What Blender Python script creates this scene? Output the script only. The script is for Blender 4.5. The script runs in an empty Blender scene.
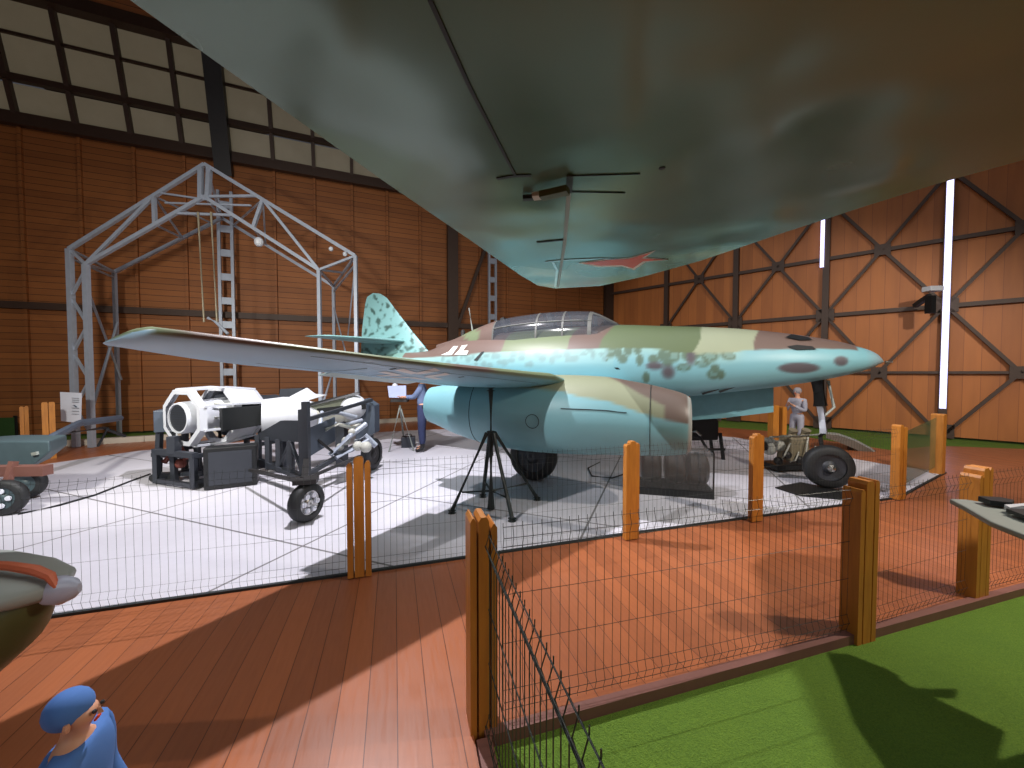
import bpy, math, random
from mathutils import Vector, Matrix, noise
random.seed(7)
PI = math.pi
SC = bpy.context.scene
COL = SC.collection

# ------------------------------------------------------------ camera maths (real-world layout)
CAMH = 1.7; TILT = 0.031; F = 385.0
def ray(px, py):
    a = (px-512)/F; b = (384-py)/F
    return Vector((a, math.cos(TILT)+b*math.sin(TILT), b*math.cos(TILT)-math.sin(TILT)))
def gz(px, py, z=0.0):
    d = ray(px, py); k = (z-CAMH)/d.z
    return Vector((d.x*k, d.y*k, z))
def gy(px, py, Y):
    d = ray(px, py); k = Y/d.y
    return Vector((d.x*k, Y, CAMH+d.z*k))

# ------------------------------------------------------------ materials
def lin(c):
    r = []
    for v in c[:3]:
        v = v/255.0
        r.append(v/12.92 if v <= .04045 else ((v+.055)/1.055)**2.4)
    return (r[0], r[1], r[2], 1)
class N:
    def __init__(s, name):
        s.m = bpy.data.materials.new(name); s.m.use_nodes = True
        s.t = s.m.node_tree; s.b = s.t.nodes['Principled BSDF']
    def n(s, typ, **kw):
        x = s.t.nodes.new(typ)
        for k, v in kw.items():
            if k.startswith('i_'): x.inputs[int(k[2:])].default_value = v
            else: setattr(x, k, v)
        return x
    def l(s, a, b): s.t.links.new(a, b)
    def math(s, op, a, b=None, c=None):
        x = s.n('ShaderNodeMath', operation=op)
        for i, v in enumerate((a, b, c)):
            if v is None: continue
            if hasattr(v, 'is_linked') or hasattr(v, 'links'): s.l(v, x.inputs[i])
            else: x.inputs[i].default_value = v
        return x.outputs[0]
    def mix(s, f, a, b):
        x = s.n('ShaderNodeMix', data_type='RGBA')
        for i, v in ((0, f), (6, a), (7, b)):
            if hasattr(v, 'links'): s.l(v, x.inputs[i])
            else: x.inputs[i].default_value = v
        return x.outputs[2]
    def coord(s): return s.n('ShaderNodeTexCoord').outputs['Object']
    def sep(s, v):
        x = s.n('ShaderNodeSeparateXYZ'); s.l(v, x.inputs[0]); return x.outputs
    def noise(s, v, scale, detail=4, stretch=None):
        if stretch:
            mp = s.n('ShaderNodeMapping'); mp.inputs[3].default_value = stretch; s.l(v, mp.inputs[0]); v = mp.outputs[0]
        x = s.n('ShaderNodeTexNoise'); x.inputs['Scale'].default_value = scale; x.inputs['Detail'].default_value = detail
        s.l(v, x.inputs['Vector']); return x.outputs['Fac']
    def bump(s, h, st=.3, dist=.01):
        x = s.n('ShaderNodeBump'); x.inputs['Strength'].default_value = st; x.inputs['Distance'].default_value = dist
        s.l(h, x.inputs['Height']); s.l(x.outputs[0], s.b.inputs['Normal'])
    def base(s, c):
        if hasattr(c, 'links'): s.l(c, s.b.inputs['Base Color'])
        else: s.b.inputs['Base Color'].default_value = c
def ramp(v, a, b, w):   # helper made of map range
    pass
def simple(name, rgb, rough=.5, metal=0, var=.12, scale=9, rgb2=None, bump=0):
    k = N(name); c = k.coord()
    f = k.noise(c, scale, 5)
    a = lin(rgb)
    b = lin(rgb2) if rgb2 else tuple(x*(1-var*2) for x in a[:3])+(1,)
    k.base(k.mix(f, a, b))
    k.b.inputs['Roughness'].default_value = rough; k.b.inputs['Metallic'].default_value = metal
    if bump: k.bump(f, bump, .01)
    return k.m
M = {}
M['steel_blue'] = simple('painted_steel_pale', (176,184,198), .4, .2)
M['steel_dark'] = simple('dark_steel', (52,50,50), .5, .3)
M['rust_dark'] = simple('rust_dark_steel', (74,54,42), .55, .1)
M['black'] = simple('black_paint', (26,28,30), .45)
M['rubber'] = simple('tyre_rubber', (34,36,38), .6, bump=.1, scale=30)
M['white'] = simple('white_paint', (206,209,216), .4, var=.04)
M['cream'] = simple('cream_paint', (200,200,190), .5, var=.1)
M['charcoal'] = simple('charcoal_paint', (52,56,64), .5)
M['slate'] = simple('slate_paint', (74,84,98), .45)
M['chrome'] = simple('bare_metal', (190,190,188), .25, .9)
M['beige_metal'] = simple('beige_metal', (170,158,132), .5, .2, var=.25, scale=20)
M['orange_wood'] = None
M['wire'] = simple('dark_green_wire', (60,66,62), .4, .3)
M['paper'] = simple('paper', (225,228,240), .7, var=.03)
M['skin'] = simple('skin', (205,150,120), .55, var=.05)
M['denim'] = simple('navy_cloth', (48,56,92), .9, var=.15)
M['sleeve'] = simple('grey_blue_cloth', (112,128,165), .9, var=.1)
M['boots'] = simple('black_leather', (28,26,28), .5)
M['trailer'] = simple('dark_teal_paint', (74,92,98), .5, var=.12)
M['olive'] = simple('olive_paint', (88,92,52), .5, var=.2, scale=5)
M['greywing'] = simple('grey_paint', (150,156,150), .45, var=.1, scale=4)
M['red'] = simple('red_paint', (226,74,40), .4, var=.05)
M['whitemark'] = simple('white_marking', (228,228,222), .5, var=.03)
M['blackmark'] = simple('dark_seam', (38,46,48), .6, var=.1)
M['kerb'] = simple('pale_kerb', (206,196,180), .7, var=.08)
M['orange'] = simple('orange_paint', (205,104,66), .5, var=.1)
M['blue_cloth'] = simple('blue_cloth', (78,122,190), .9, var=.12)
M['lightblue_cloth'] = simple('pale_blue_cloth', (196,206,235), .9, var=.1)
M['pink_cloth'] = simple('pink_cloth', (215,140,170), .9, var=.1)
M['greycloth'] = simple('pale_grey_cloth', (176,176,190), .9, var=.2, scale=14)
M['jack'] = simple('black_green_steel', (30,40,40), .45, .2)
M['greenmat'] = simple('green_mat', (50,84,34), .9, var=.2, scale=40)
M['shade_strip'] = simple('dark_shade_strip', (60,62,60), .6, var=.2)  # dark grey for the disabled strip that imitates a post's shadow

def wood_post():
    k = N('orange_stained_wood'); c = k.coord()
    f = k.noise(c, 6, 6, (6, 6, .7))
    k.base(k.mix(f, lin((206,134,48)), lin((150,90,34))))
    k.b.inputs['Roughness'].default_value = .5; k.bump(f, .2, .004)
    return k.m
M['orange_wood'] = wood_post()

def plank_mat(name, ang, width, c1, c2, seam, rough, phase=0, wet=True):
    k = N(name); c = k.coord()
    mp = k.n('ShaderNodeMapping'); mp.inputs[2].default_value = (0, 0, -ang); k.l(c, mp.inputs[0])
    o = k.sep(mp.outputs[0])               # x along plank, y across
    u = k.math('DIVIDE', o[1], width)
    idx = k.math('FLOOR', u); fr = k.math('FRACT', u)
    wn = k.n('ShaderNodeTexWhiteNoise', noise_dimensions='1D'); k.l(idx, wn.inputs['W'])
    g = k.noise(mp.outputs[0], 5, 6, (1.0, 9, 1))
    big = k.noise(c, .9, 3)
    f = k.math('ADD', k.math('MULTIPLY', wn.outputs[0], .5), k.math('MULTIPLY', g, .5))
    col = k.mix(f, lin(c1), lin(c2))
    col = k.mix(k.math('MULTIPLY', big, .35), col, lin((160,112,88)))
    e = k.math('LESS_THAN', k.math('ABSOLUTE', k.math('SUBTRACT', fr, .5)), .485)
    col = k.mix(e, lin(seam), col)
    k.base(col)
    r = k.math('MULTIPLY_ADD', g, .35, rough-.18)
    k.l(r, k.b.inputs['Roughness'])
    k.bump(k.math('MULTIPLY', e, k.math('ADD', 1.0, k.math('MULTIPLY', g, .25))), .35, .006)
    return k.m

def wall_boards(name, c1, c2, seam, pitch):
    k = N(name); c = k.coord(); o = k.sep(c)
    u = k.math('DIVIDE', o[2], pitch); idx = k.math('FLOOR', u); fr = k.math('FRACT', u)
    wn = k.n('ShaderNodeTexWhiteNoise', noise_dimensions='1D'); k.l(idx, wn.inputs['W'])
    g = k.noise(c, 2.2, 6, (.7, .7, 7))
    b = k.noise(c, .6, 3)
    f = k.math('ADD', k.math('MULTIPLY', wn.outputs[0], .35), k.math('ADD', k.math('MULTIPLY', g, .4), k.math('MULTIPLY', b, .3)))
    col = k.mix(f, lin(c1), lin(c2))
    e = k.math('LESS_THAN', k.math('ABSOLUTE', k.math('SUBTRACT', fr, .5)), .46)
    col = k.mix(e, lin(seam), col)
    k.base(col); k.b.inputs['Roughness'].default_value = .6
    k.bump(e, .3, .006)
    return k.m
M['boards'] = wall_boards('brown_wall_boards', (176,108,52), (122,70,32), (78,44,20), .17)
def door_ply():
    k = N('orange_door_boards'); c = k.coord()
    # along-wall coordinate: (x - y)/sqrt2
    o = k.sep(c); u = k.math('MULTIPLY', k.math('SUBTRACT', o[0], o[1]), .7071/.30)
    fr = k.math('FRACT', u); idx = k.math('FLOOR', u)
    wn = k.n('ShaderNodeTexWhiteNoise', noise_dimensions='1D'); k.l(idx, wn.inputs['W'])
    g = k.noise(c, 1.6, 6, (2.5, 2.5, .35))
    f = k.math('ADD', k.math('MULTIPLY', wn.outputs[0], .25), k.math('MULTIPLY', g, .75))
    col = k.mix(f, lin((204,124,58)), lin((140,78,34)))
    e = k.math('LESS_THAN', k.math('ABSOLUTE', k.math('SUBTRACT', fr, .5)), .485)
    col = k.mix(e, lin((140,78,36)), col)
    k.base(col); k.b.inputs['Roughness'].default_value = .55
    return k.m
M['door'] = door_ply()
def concrete():
    k = N('pale_painted_floor'); c = k.coord()
    n1 = k.noise(c, 1.2, 6); n2 = k.noise(c, 14, 4)
    col = k.mix(n1, lin((222,220,230)), lin((196,194,202)))
    col = k.mix(k.math('MULTIPLY', n2, .3), col, lin((176,174,178)))
    mp = k.n('ShaderNodeMapping'); mp.inputs[2].default_value = (0, 0, .37); k.l(c, mp.inputs[0])
    o = k.sep(mp.outputs[0])
    def seam(v, w, hw):
        fr = k.math('FRACT', k.math('ADD', k.math('DIVIDE', v, w), 20.3))
        return k.math('LESS_THAN', k.math('ABSOLUTE', k.math('SUBTRACT', fr, .5)), .5-hw/w)
    e = k.math('MULTIPLY', seam(o[0], 2.5, .012), seam(o[1], 1.6, .012))
    col = k.mix(e, lin((120,118,120)), col)
    k.base(col); k.b.inputs['Roughness'].default_value = .55
    k.bump(e, .3, .004)
    return k.m
M['concrete'] = concrete()
def turf():
    k = N('artificial_turf'); c = k.coord()
    n1 = k.noise(c, 160, 3); n2 = k.noise(c, 3, 4)
    mp = k.n('ShaderNodeMapping'); mp.inputs[2].default_value = (0, 0, -.3); mp.inputs[3].default_value = (6, 60, 60); k.l(c, mp.inputs[0])
    n3 = k.noise(mp.outputs[0], 1.5, 3)
    col = k.mix(n1, lin((42,76,6)), lin((142,178,48)))
    col = k.mix(k.math('MULTIPLY', n2, .4), col, lin((52,96,22)))
    col = k.mix(k.math('MULTIPLY', n3, .3), col, lin((110,150,60)))
    k.base(col); k.b.inputs['Roughness'].default_value = .9
    k.bump(n1, .9, .02)
    return k.m
M['turf'] = turf()
M['deck'] = plank_mat('red_brown_deck_boards', math.radians(107), .145, (180,102,58), (136,74,42), (92,50,30), .37)
M['trimwood'] = simple('dull_pink_brown_trim', (128,84,74), .6, var=.12, scale=12)
def pane():
    k = N('milky_roof_pane'); c = k.coord()
    n = k.noise(c, 1.1, 4)
    k.base(k.mix(n, lin((150,142,126)), lin((104,98,86))))
    k.b.inputs['Emission Color'].default_value = lin((168,154,124)); k.b.inputs['Emission Strength'].default_value = .13
    k.b.inputs['Roughness'].default_value = .5
    
    return k.m
M['pane'] = pane()
def emis(name, rgb, s):
    k = N(name); k.base((0, 0, 0, 1)); k.b.inputs['Emission Color'].default_value = lin(rgb); k.b.inputs['Emission Strength'].default_value = s
    return k.m
M['slit'] = emis('daylight_slit', (205,205,255), 2.6)
def glass(name, tint, rough=.05, alpha=.25):
    k = N(name)
    k.base(lin(tint)); k.b.inputs['Roughness'].default_value = rough
    k.b.inputs['Alpha'].default_value = alpha
    k.b.inputs['Specular IOR Level'].default_value = .8
    return k.m
M['canopyglass'] = glass('canopy_glass', (84,88,96), .08, .5)
M['caseglass'] = glass('case_glass', (150,150,150), .1, .22)
M['greenglass'] = glass('green_screen', (60,120,90), .2, .45)
def vcol(name, rough, metal=0, bumpn=False):
    k = N(name)
    a = k.n('ShaderNodeVertexColor'); a.layer_name = 'paint'
    c = k.coord(); n = k.noise(c, 3, 5)
    col = k.mix(k.math('MULTIPLY', n, .16), a.outputs[0], lin((90,100,100)))
    k.base(col); k.b.inputs['Roughness'].default_value = rough; k.b.inputs['Metallic'].default_value = metal
    return k.m
M['camo'] = vcol('camouflage_paint', .44)
def overhead():
    k = N('grey_green_aluminium_paint'); c = k.coord()
    n = k.noise(c, .9, 2); n2 = k.noise(c, 2.0, 3)
    col = k.mix(n, lin((114,140,124)), lin((86,110,96)))
    k.base(col)
    k.l(k.math('MULTIPLY_ADD', n2, .34, .04), k.b.inputs['Roughness'])
    k.b.inputs['Metallic'].default_value = .3
    k.bump(k.noise(c, 1.6, 1), .5, .05)
    return k.m
M['overhead'] = overhead()
M['ceil'] = simple('dark_ceiling_boards', (70,42,26), .8, var=.2, scale=3)

# ------------------------------------------------------------ mesh builder
def wm(o):
    m = Matrix.Identity(4)
    while o is not None:
        m = o.matrix_basis @ m; o = o.parent
    return m
def frame_of(d):
    d = d.normalized(); a = Vector((0, 0, 1)) if abs(d.z) < .95 else Vector((1, 0, 0))
    u = d.cross(a).normalized(); v = u.cross(d).normalized()
    return u, v
class MB:
    def __init__(s): s.v = []; s.f = []; s.c = []
    def add(s, vs, fs):
        o = len(s.v); s.v += [Vector(x) for x in vs]; s.f += [tuple(i+o for i in f) for f in fs]
    def box(s, c, size, rz=0, taper=1):
        x, y, z = size[0]/2, size[1]/2, size[2]/2; R = Matrix.Rotation(rz, 3, 'Z'); c = Vector(c)
        vs = []
        for dz in (-z, z):
            k = taper if dz > 0 else 1
            for dx, dy in ((-x, -y), (x, -y), (x, y), (-x, y)): vs.append(c+R@Vector((dx*k, dy*k, dz)))
        s.add(vs, [(0,3,2,1),(4,5,6,7),(0,1,5,4),(1,2,6,5),(2,3,7,6),(3,0,4,7)]); return s
    def bar(s, a, b, w, h=None, up=None):
        a = Vector(a); b = Vector(b); h = h or w
        d = (b-a).normalized()
        if up is None: u, v = frame_of(d)
        else:
            v = Vector(up); u = d.cross(v).normalized(); v = u.cross(d).normalized()
        vs = [p+u*sx*w/2+v*sy*h/2 for p in (a, b) for sx, sy in ((-1,-1),(1,-1),(1,1),(-1,1))]
        s.add(vs, [(0,3,2,1),(4,5,6,7),(0,1,5,4),(1,2,6,5),(2,3,7,6),(3,0,4,7)]); return s
    def tube(s, pts, r, n=10, cap=True):
        pts = [Vector(p) for p in pts]; rs = r if isinstance(r, (list, tuple)) else [r]*len(pts)
        rings = []; pu = None
        for i, p in enumerate(pts):
            d = (pts[min(i+1, len(pts)-1)]-pts[max(i-1, 0)])
            if d.length < 1e-9: d = Vector((0, 0, 1))
            d.normalize()
            if pu is None: u, v = frame_of(d)
            else:
                u = (pu-d*pu.dot(d)).normalized(); v = d.cross(u)
            pu = u
            rings.append([p+(u*math.cos(2*PI*k/n)+v*math.sin(2*PI*k/n))*rs[i] for k in range(n)])
        return s.loft(rings, cap, cap)
    def loft(s, rings, c0=True, c1=True, closed=True):
        o = len(s.v); n = len(rings[0])
        for r in rings: s.v += [Vector(x) for x in r]
        for i in range(len(rings)-1):
            for k in range(n if closed else n-1):
                k2 = (k+1) % n
                s.f.append((o+i*n+k, o+i*n+k2, o+(i+1)*n+k2, o+(i+1)*n+k))
        if c0: s.f.append(tuple(o+k for k in reversed(range(n))))
        if c1: s.f.append(tuple(o+(len(rings)-1)*n+k for k in range(n)))
        return s
    def lathe(s, a, d, prof, n=32, caps=(False, False)):   # prof: (dist along axis, radius)
        a = Vector(a); d = Vector(d).normalized(); u, v = frame_of(d)
        rings = [[a+d*t+(u*math.cos(2*PI*k/n)+v*math.sin(2*PI*k/n))*max(r, 1e-4) for k in range(n)] for t, r in prof]
        return s.loft(rings, *caps)
    def prism(s, poly, off):
        off = Vector(off); n = len(poly); p = [Vector(x) for x in poly]
        s.add(p+[x+off for x in p], [tuple(reversed(range(n))), tuple(range(n, 2*n))]+[(k, (k+1) % n, n+(k+1) % n, n+k) for k in range(n)]); return s
    def sphere(s, c, r, n=16, sc=(1, 1, 1)):
        c = Vector(c); rings = []
        for i in range(1, n//2):
            t = PI*i/(n//2); rings.append([c+Vector((r*sc[0]*math.sin(t)*math.cos(2*PI*k/n), r*sc[1]*math.sin(t)*math.sin(2*PI*k/n), r*sc[2]*math.cos(t))) for k in range(n)])
        return s.loft(rings)
    def build(s, name, mat, parent=None, smooth=False, bevel=0, colf=None, kind=None):
        me = bpy.data.meshes.new(name)
        vs = s.v
        if parent is not None:
            inv = wm(parent).inverted(); vs = [inv@v for v in s.v]
        me.from_pydata([tuple(v) for v in vs], [], s.f); me.update()
        import bmesh
        bm = bmesh.new(); bm.from_mesh(me); bmesh.ops.recalc_face_normals(bm, faces=bm.faces); bm.to_mesh(me); bm.free()
        me.materials.append(mat if not isinstance(mat, str) else M[mat])
        if colf:
            ca = me.color_attributes.new('paint', 'FLOAT_COLOR', 'POINT')
            for i, v in enumerate(s.v): ca.data[i].color = colf(v)
        if smooth:
            for p in me.polygons: p.use_smooth = True
            try: me.set_sharp_from_angle(angle=math.radians(40))
            except Exception: pass
        o = bpy.data.objects.new(name, me); COL.objects.link(o)
        if parent is not None: o.parent = parent
        if bevel:
            b = o.modifiers.new('b', 'BEVEL'); b.width = bevel; b.segments = 2; b.limit_method = 'ANGLE'
        if kind: o['kind'] = kind
        return o
def thing(name, label, cat, loc=(0, 0, 0), rz=0, group=None):
    o = bpy.data.objects.new(name, None); COL.objects.link(o); o.location = loc; o.rotation_euler = (0, 0, rz)
    o.empty_display_size = .2
    o['label'] = label; o['category'] = cat
    if group: o['group'] = group
    return o
def tag(o, label, cat, group=None):
    o['label'] = label; o['category'] = cat
    if group: o['group'] = group
    return o
def copy_tree(o, parent=None):
    c = o.copy(); COL.objects.link(c)
    if parent is not None: c.parent = parent
    for ch in list(o.children): copy_tree(ch, c)
    return c
def struct(mb, name, mat, **kw): return mb.build(name, mat, kind='structure', **kw)

# ------------------------------------------------------------ the room
WC = Vector((4.31, 17.29, 0))                       # corner of back wall and door wall
WLd = Vector((-1, -.42, 0)).normalized(); WRd = Vector((1, -1, 0)).normalized()
WLn = Vector((.42, -1, 0)).normalized(); WRn = Vector((-1, -1, 0)).normalized()
def wl(r):      # point of the back wall's foot seen at slope r = X/Y
    Y = 15.48/(1-.42*r); return Vector((r*Y, Y, 0))
def wr(r):
    Y = 21.6/(1+r); return Vector((r*Y, Y, 0))
ZL = 8.05; ZT = 13.2
A = WC+WLd*24; B = WC+WRd*17.5
C1 = Vector((16.0, -9, 0)); D1 = Vector((-17, -9, 0))
struct(MB().prism([A, WC, WC-WLn*.2, A-WLn*.2], (0, 0, ZL)), 'wall_back', 'boards')
struct(MB().prism([WC, B, B-WRn*.2, WC-WRn*.2], (0, 0, ZT)), 'wall_right', 'door')
struct(MB().prism([B, C1, C1+Vector((.2, 0, 0)), B+Vector((.2, .1, 0))], (0, 0, ZT)), 'wall_front_right', 'boards')
struct(MB().prism([C1, D1, D1-Vector((0, .2, 0)), C1-Vector((0, .2, 0))], (0, 0, ZT)), 'wall_front', 'boards')
struct(MB().prism([D1, A, A-Vector((.2, 0, 0)), D1-Vector((.2, 0, 0))], (0, 0, ZT)), 'wall_left', 'boards')
# sloped clerestory band above the back wall
SL = .33
def wb(p, z, off=0):                                # point on the leaning window band over foot point p
    return p+WLn*((z-ZL)*SL+off)+Vector((0, 0, z))
struct(MB().prism([wb(A, 10.75), wb(WC+WRd*.5, 10.75), wb(WC+WRd*.5, ZT), wb(A, ZT)], -WLn*.15), 'wall_back_upper', 'boards')
struct(MB().prism([Vector((-19, -10, ZT)), Vector((18, -10, ZT)), Vector((18, 19, ZT)), Vector((-19, 19, ZT))], (0, 0, .2)), 'ceiling', 'ceil')
ribs = [-1.45+.0, -1.35]+[-1.249, -1.101, -.963, -.84, -.735, -.629, -.537, -.45, -.377, -.30, -.23, -.165, -.10, -.035, .03, .09, .15, .21]
Ls = [12.0-.0, ]
step = (wl(-.963)-wl(-1.101)).length
d0 = (wl(-.963)-WC).length
ks = []
k = d0 % step
while k < 23.5: ks.append(k); k += step
wn = 0
for i, k in enumerate(ks[:-1]):
    p = WC+WLd*k; q = WC+WLd*ks[i+1]
    for z0, z1 in ((8.2, 8.95), (9.1, 10.65)):
        wn += 1
        struct(MB().prism([wb(p, z0), wb(q, z0), wb(q, z1), wb(p, z1)], -WLn*.06), 'window_%d' % wn, 'pane')
mb = MB()
for k in ks:
    p = WC+WLd*k
    mb.bar(wb(p, ZL, .08), wb(p, 10.8, .08), .1, .16, WLn)
mb.bar(wb(A, 8.15, .1), wb(WC, 8.15, .1), .3, .2, WLn)
mb.bar(wb(A, 9.03, .1), wb(WC, 9.03, .1), .16, .14, WLn)
mb.bar(wb(A, 9.95, .05), wb(WC, 9.95, .05), .06, .08, WLn)
mb.bar(wb(A, 10.75, .12), wb(WC, 10.75, .12), .3, .3, WLn)
struct(mb, 'trim_1', 'rust_dark')
mb = MB()
for k in ks:                                        # timber battens on the boards
    p = WC+WLd*k+WLn*.04
    mb.bar(p, p+Vector((0, 0, ZL)), .07, .09, WLn)
struct(mb, 'trim_2', 'boards')
mb = MB()
mb.bar(A+Vector((0, 0, 3.43))+WLn*.12, WC+Vector((0, 0, 3.43))+WLn*.12, .18, .14, WLn)
struct(mb, 'trim_3', 'rust_dark')
# dark column of the clerestory and laced wall columns
def laced(px, base_off, z1, name, lab, w=.32, zb=0):
    r = (px-512)/F; p = wl(r)+WLn*base_off; p.z = zb
    t = thing(name, lab, 'column', p)
    mb = MB()
    for sg in (-1, 1):
        a = p+WLd*sg*w/2; mb.bar(a, a+Vector((0, 0, z1)), .075, .1, WLn)
    mb.build('upright', 'steel_blue', t)
    mb = MB(); z = .3
    while z < z1: mb.box(p+Vector((0, 0, z)), (w, .05, .2), math.atan2(WLd.y, WLd.x)); z += .7
    mb.build('batten_plate', 'steel_blue', t)
    return t
laced(233, .45, 7.0, 'steel_column', 'tall grey steel batten column standing behind the white lattice frame')
laced(489, .40, 6.4, 'steel_column', 'grey steel batten column against the wall behind the cockpit canopy', .26)
p = wl((230-512)/F)+WLn*.5
tag(MB().bar(wb(wl(-.732), 7.6, .25), wb(wl(-.732), 10.9, .25), .42, .3, WLn).build('roof_post', 'steel_dark'), 'thick dark post crossing the milky roof windows above the lattice frame', 'post')
# dark diagonal knee braces on the back wall near the corner
mb = MB()
for px in (452, 606):
    p = wl((px-512)/F)+WLn*.16
    mb.bar(p, p+Vector((0, 0, 7.9)), .38, .2, WLn)
p = wl((445-512)/F)+WLn*.2; mb.bar(p+Vector((0, 0, 2.2)), p-WLd*1.6+Vector((0, 0, 6.6)), .12, .1, WLn)
struct(mb, 'trim_4', 'rust_dark')
# right wall: posts, rails, diagonals
s0 = wr((943-512)/F); s1 = wr((820-512)/F)
bay = 2.46
nodes = [s0-WRd*bay*i for i in range(-3, 7)]
mb = MB(); V = lambda z: Vector((0, 0, z))
for p in nodes:
    q = p+WRn*.1
    if (q-WC).length > .5 and (q-WC).dot(WRd) > 0: mb.bar(q, q+V(ZT-.1), .16, .16, WRn)
struct(mb, 'trim_5', 'rust_dark')
mb = MB()
a = WC+WRn*.08; b = B+WRn*.08
for z, w in ((1.69, .07), (3.43, .11), (5.15, .1), (6.9, .11), (8.6, .1)):
    mb.bar(a+V(z), b+V(z), w, .1, WRn)
struct(mb, 'trim_6', 'rust_dark')
mb = MB(); mg = MB()
for i in range(len(nodes)-1):
    p = nodes[i]+WRn*.14; q = nodes[i+1]+WRn*.14; m = (p+q)/2
    if (q-WC).dot(WRd) < .3: continue
    for x in (p, q):
        for z0, z1 in ((0, 1.69), (3.43, 1.69), (3.43, 5.15), (6.9, 5.15), (6.9, 8.6), (10.3, 8.6)):
            mb.bar(x+V(z0), m+V(z1), .075, .06, WRn)
    for z in (1.69, 5.15, 8.6): mg.bar(m-WRd*.17+V(z), m+WRd*.17+V(z), .3, .05, WRn)
    for z in (0.15, 3.43, 6.9): mg.bar(q-WRd*.22+V(z), q+WRd*.22+V(z), .36, .06, WRn)
struct(mb, 'trim_7', 'rust_dark'); struct(mg, 'trim_8', 'rust_dark')
for i, (px, zlo, ww) in enumerate(((943, .75, .12), (820, 4.9, .09))):
    wn += 1; p = wr((px-512)/F)+WRn*.205
    struct(MB().bar(p+V(zlo), p+V(11), ww, .03, WRn), 'window_%d' % wn, 'slit')
# floodlight on the column
p = gy(932, 291, 9.7)
t = thing('floodlight', 'white floodlight fixed to the door wall beside the bright slit', 'floodlight', p)
MB().bar(p+Vector((-.15, 0, .05)), p+Vector((.18, 0, .05)), .22, .12).build('lamp_housing', 'white', t, bevel=.01)
MB().bar(p+Vector((0, .05, -.1)), p+Vector((.05, .45, -.3)), .1).build('bracket', 'steel_dark', t)
MB().bar(p+Vector((.0, .03, -.12)), p+Vector((.0, .03, -.55)), .16, .12).build('control_box', 'black', t)

# ------------------------------------------------------------ ground
lawn = struct(MB().prism([Vector((-19, -10, -.06)), Vector((18, -10, -.06)), Vector((18, 19, -.06)), Vector((-19, 19, -.06))], (0, 0, -.2)), 'floor', 'turf')
P1 = Vector((-.13, 1.84, 0)); fd = Vector((2.42, .72, 0)).normalized(); fn = Vector((fd.y, -fd.x, 0))
cd = Vector((.26, -.96, 0)).normalized()
e0 = P1-fd*.1-cd*.02
bw = [P1+cd*9-fd*.07, P1-fd*.07+fn*.05, P1+fd*13+fn*.05, Vector((12.3, 8.3, 0)), Vector((9.9, 8.9, 0)), Vector((8.3, 8.4, 0)), Vector((7.4, 11.2, 0)), Vector((2.5, 14.6, 0)), Vector((-3.4, 13.4, 0)), Vector((-10.5, 8.7, 0)), Vector((-14.5, 6.0, 0)), Vector((-14.5, -7, 0))]
struct(MB().prism([v-V(.012) for v in bw], (0, 0, -.05)), 'boardwalk', 'deck')
cf = [(-11, 1.0), (-6.5, 1.72), (-3.4, 2.60), (-1.30, 3.24), (1.2, 4.02), (2.85, 4.5), (5.25, 5.2), (7.35, 6.5), (6.9, 7.0), (5.8, 10), (1.5, 12.5), (-3.2, 11.1), (-5.4, 10.07), (-8.07, 8.28), (-8.7, 6.9), (-9.2, 5.2), (-11, 4.6)]
cfl = [Vector((x, y, 0)) for x, y in cf]
struct(MB().prism(cfl, (0, 0, -.055)), 'display_floor', 'concrete')
mb = MB()
for a, b in zip(cfl[1:8], cfl[2:8]): mb.bar(a+V(-.003)-Vector((0, .02, 0)), b+V(-.003)-Vector((0, .02, 0)), .03, .02, (0, 0, 1))
struct(mb, 'trim_9', 'blackmark')
mb = MB()
a = P1-fd*.02+fn*.07; mb.bar(a-V(.035), a+fd*13-V(.035), .05, .07, (0, 0, 1))
a = P1-fd*.03+fn*.10; mb.bar(a-V(.033), a+cd*9-V(.033), .07, .07, (0, 0, 1))
struct(mb, 'trim_10', 'trimwood')
kp = [Vector((-14.3, 6.3, 0)), Vector((-10.5, 8.78, 0)), Vector((-9.1, 9.5, 0)), Vector((-4.6, 12.75, 0)), Vector((-3.4, 13.4, 0)), Vector((2.5, 14.7, 0))]
mb = MB()
for a, b in zip(kp, kp[1:]): mb.bar(a+V(.04), b+V(.04), .16, .16, (0, 0, 1))
struct(mb, 'trim_11', 'kerb')

# ------------------------------------------------------------ fence posts and mesh panels
def post(pos, h, label, ang=0, planks=((-.055, .035), (.0, .05), (.055, .035)), depth=.13, tops=None, group='orange wooden fence posts', cat='fence post', base=0):
    t = thing('fence_post', label, cat, pos, ang, group)
    R = Matrix.Rotation(ang, 3, 'Z')
    for i, (x, w) in enumerate(planks):
        hh = h-(tops[i] if tops else 0)
        c = Vector(pos)+R@Vector((x, 0, 0))
        mb = MB(); hw = w/2
        prof = [(-hw, 0), (hw, 0), (hw, hh-.02), (hw-.012, hh), (-hw+.012, hh), (-hw, hh-.02)]
        pts = [c+R@Vector((a, -depth/2, b)) for a, b in prof]
        mb.prism(pts, R@Vector((0, depth, 0)))
        mb.build('plank', 'orange_wood', t)
    if base:
        MB().box(Vector(pos)+V(-.045), (.16, .16, .03), ang).build('base_plate', 'steel_dark', t)
    return t
angF = math.atan2(fd.y, fd.x)
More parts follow.
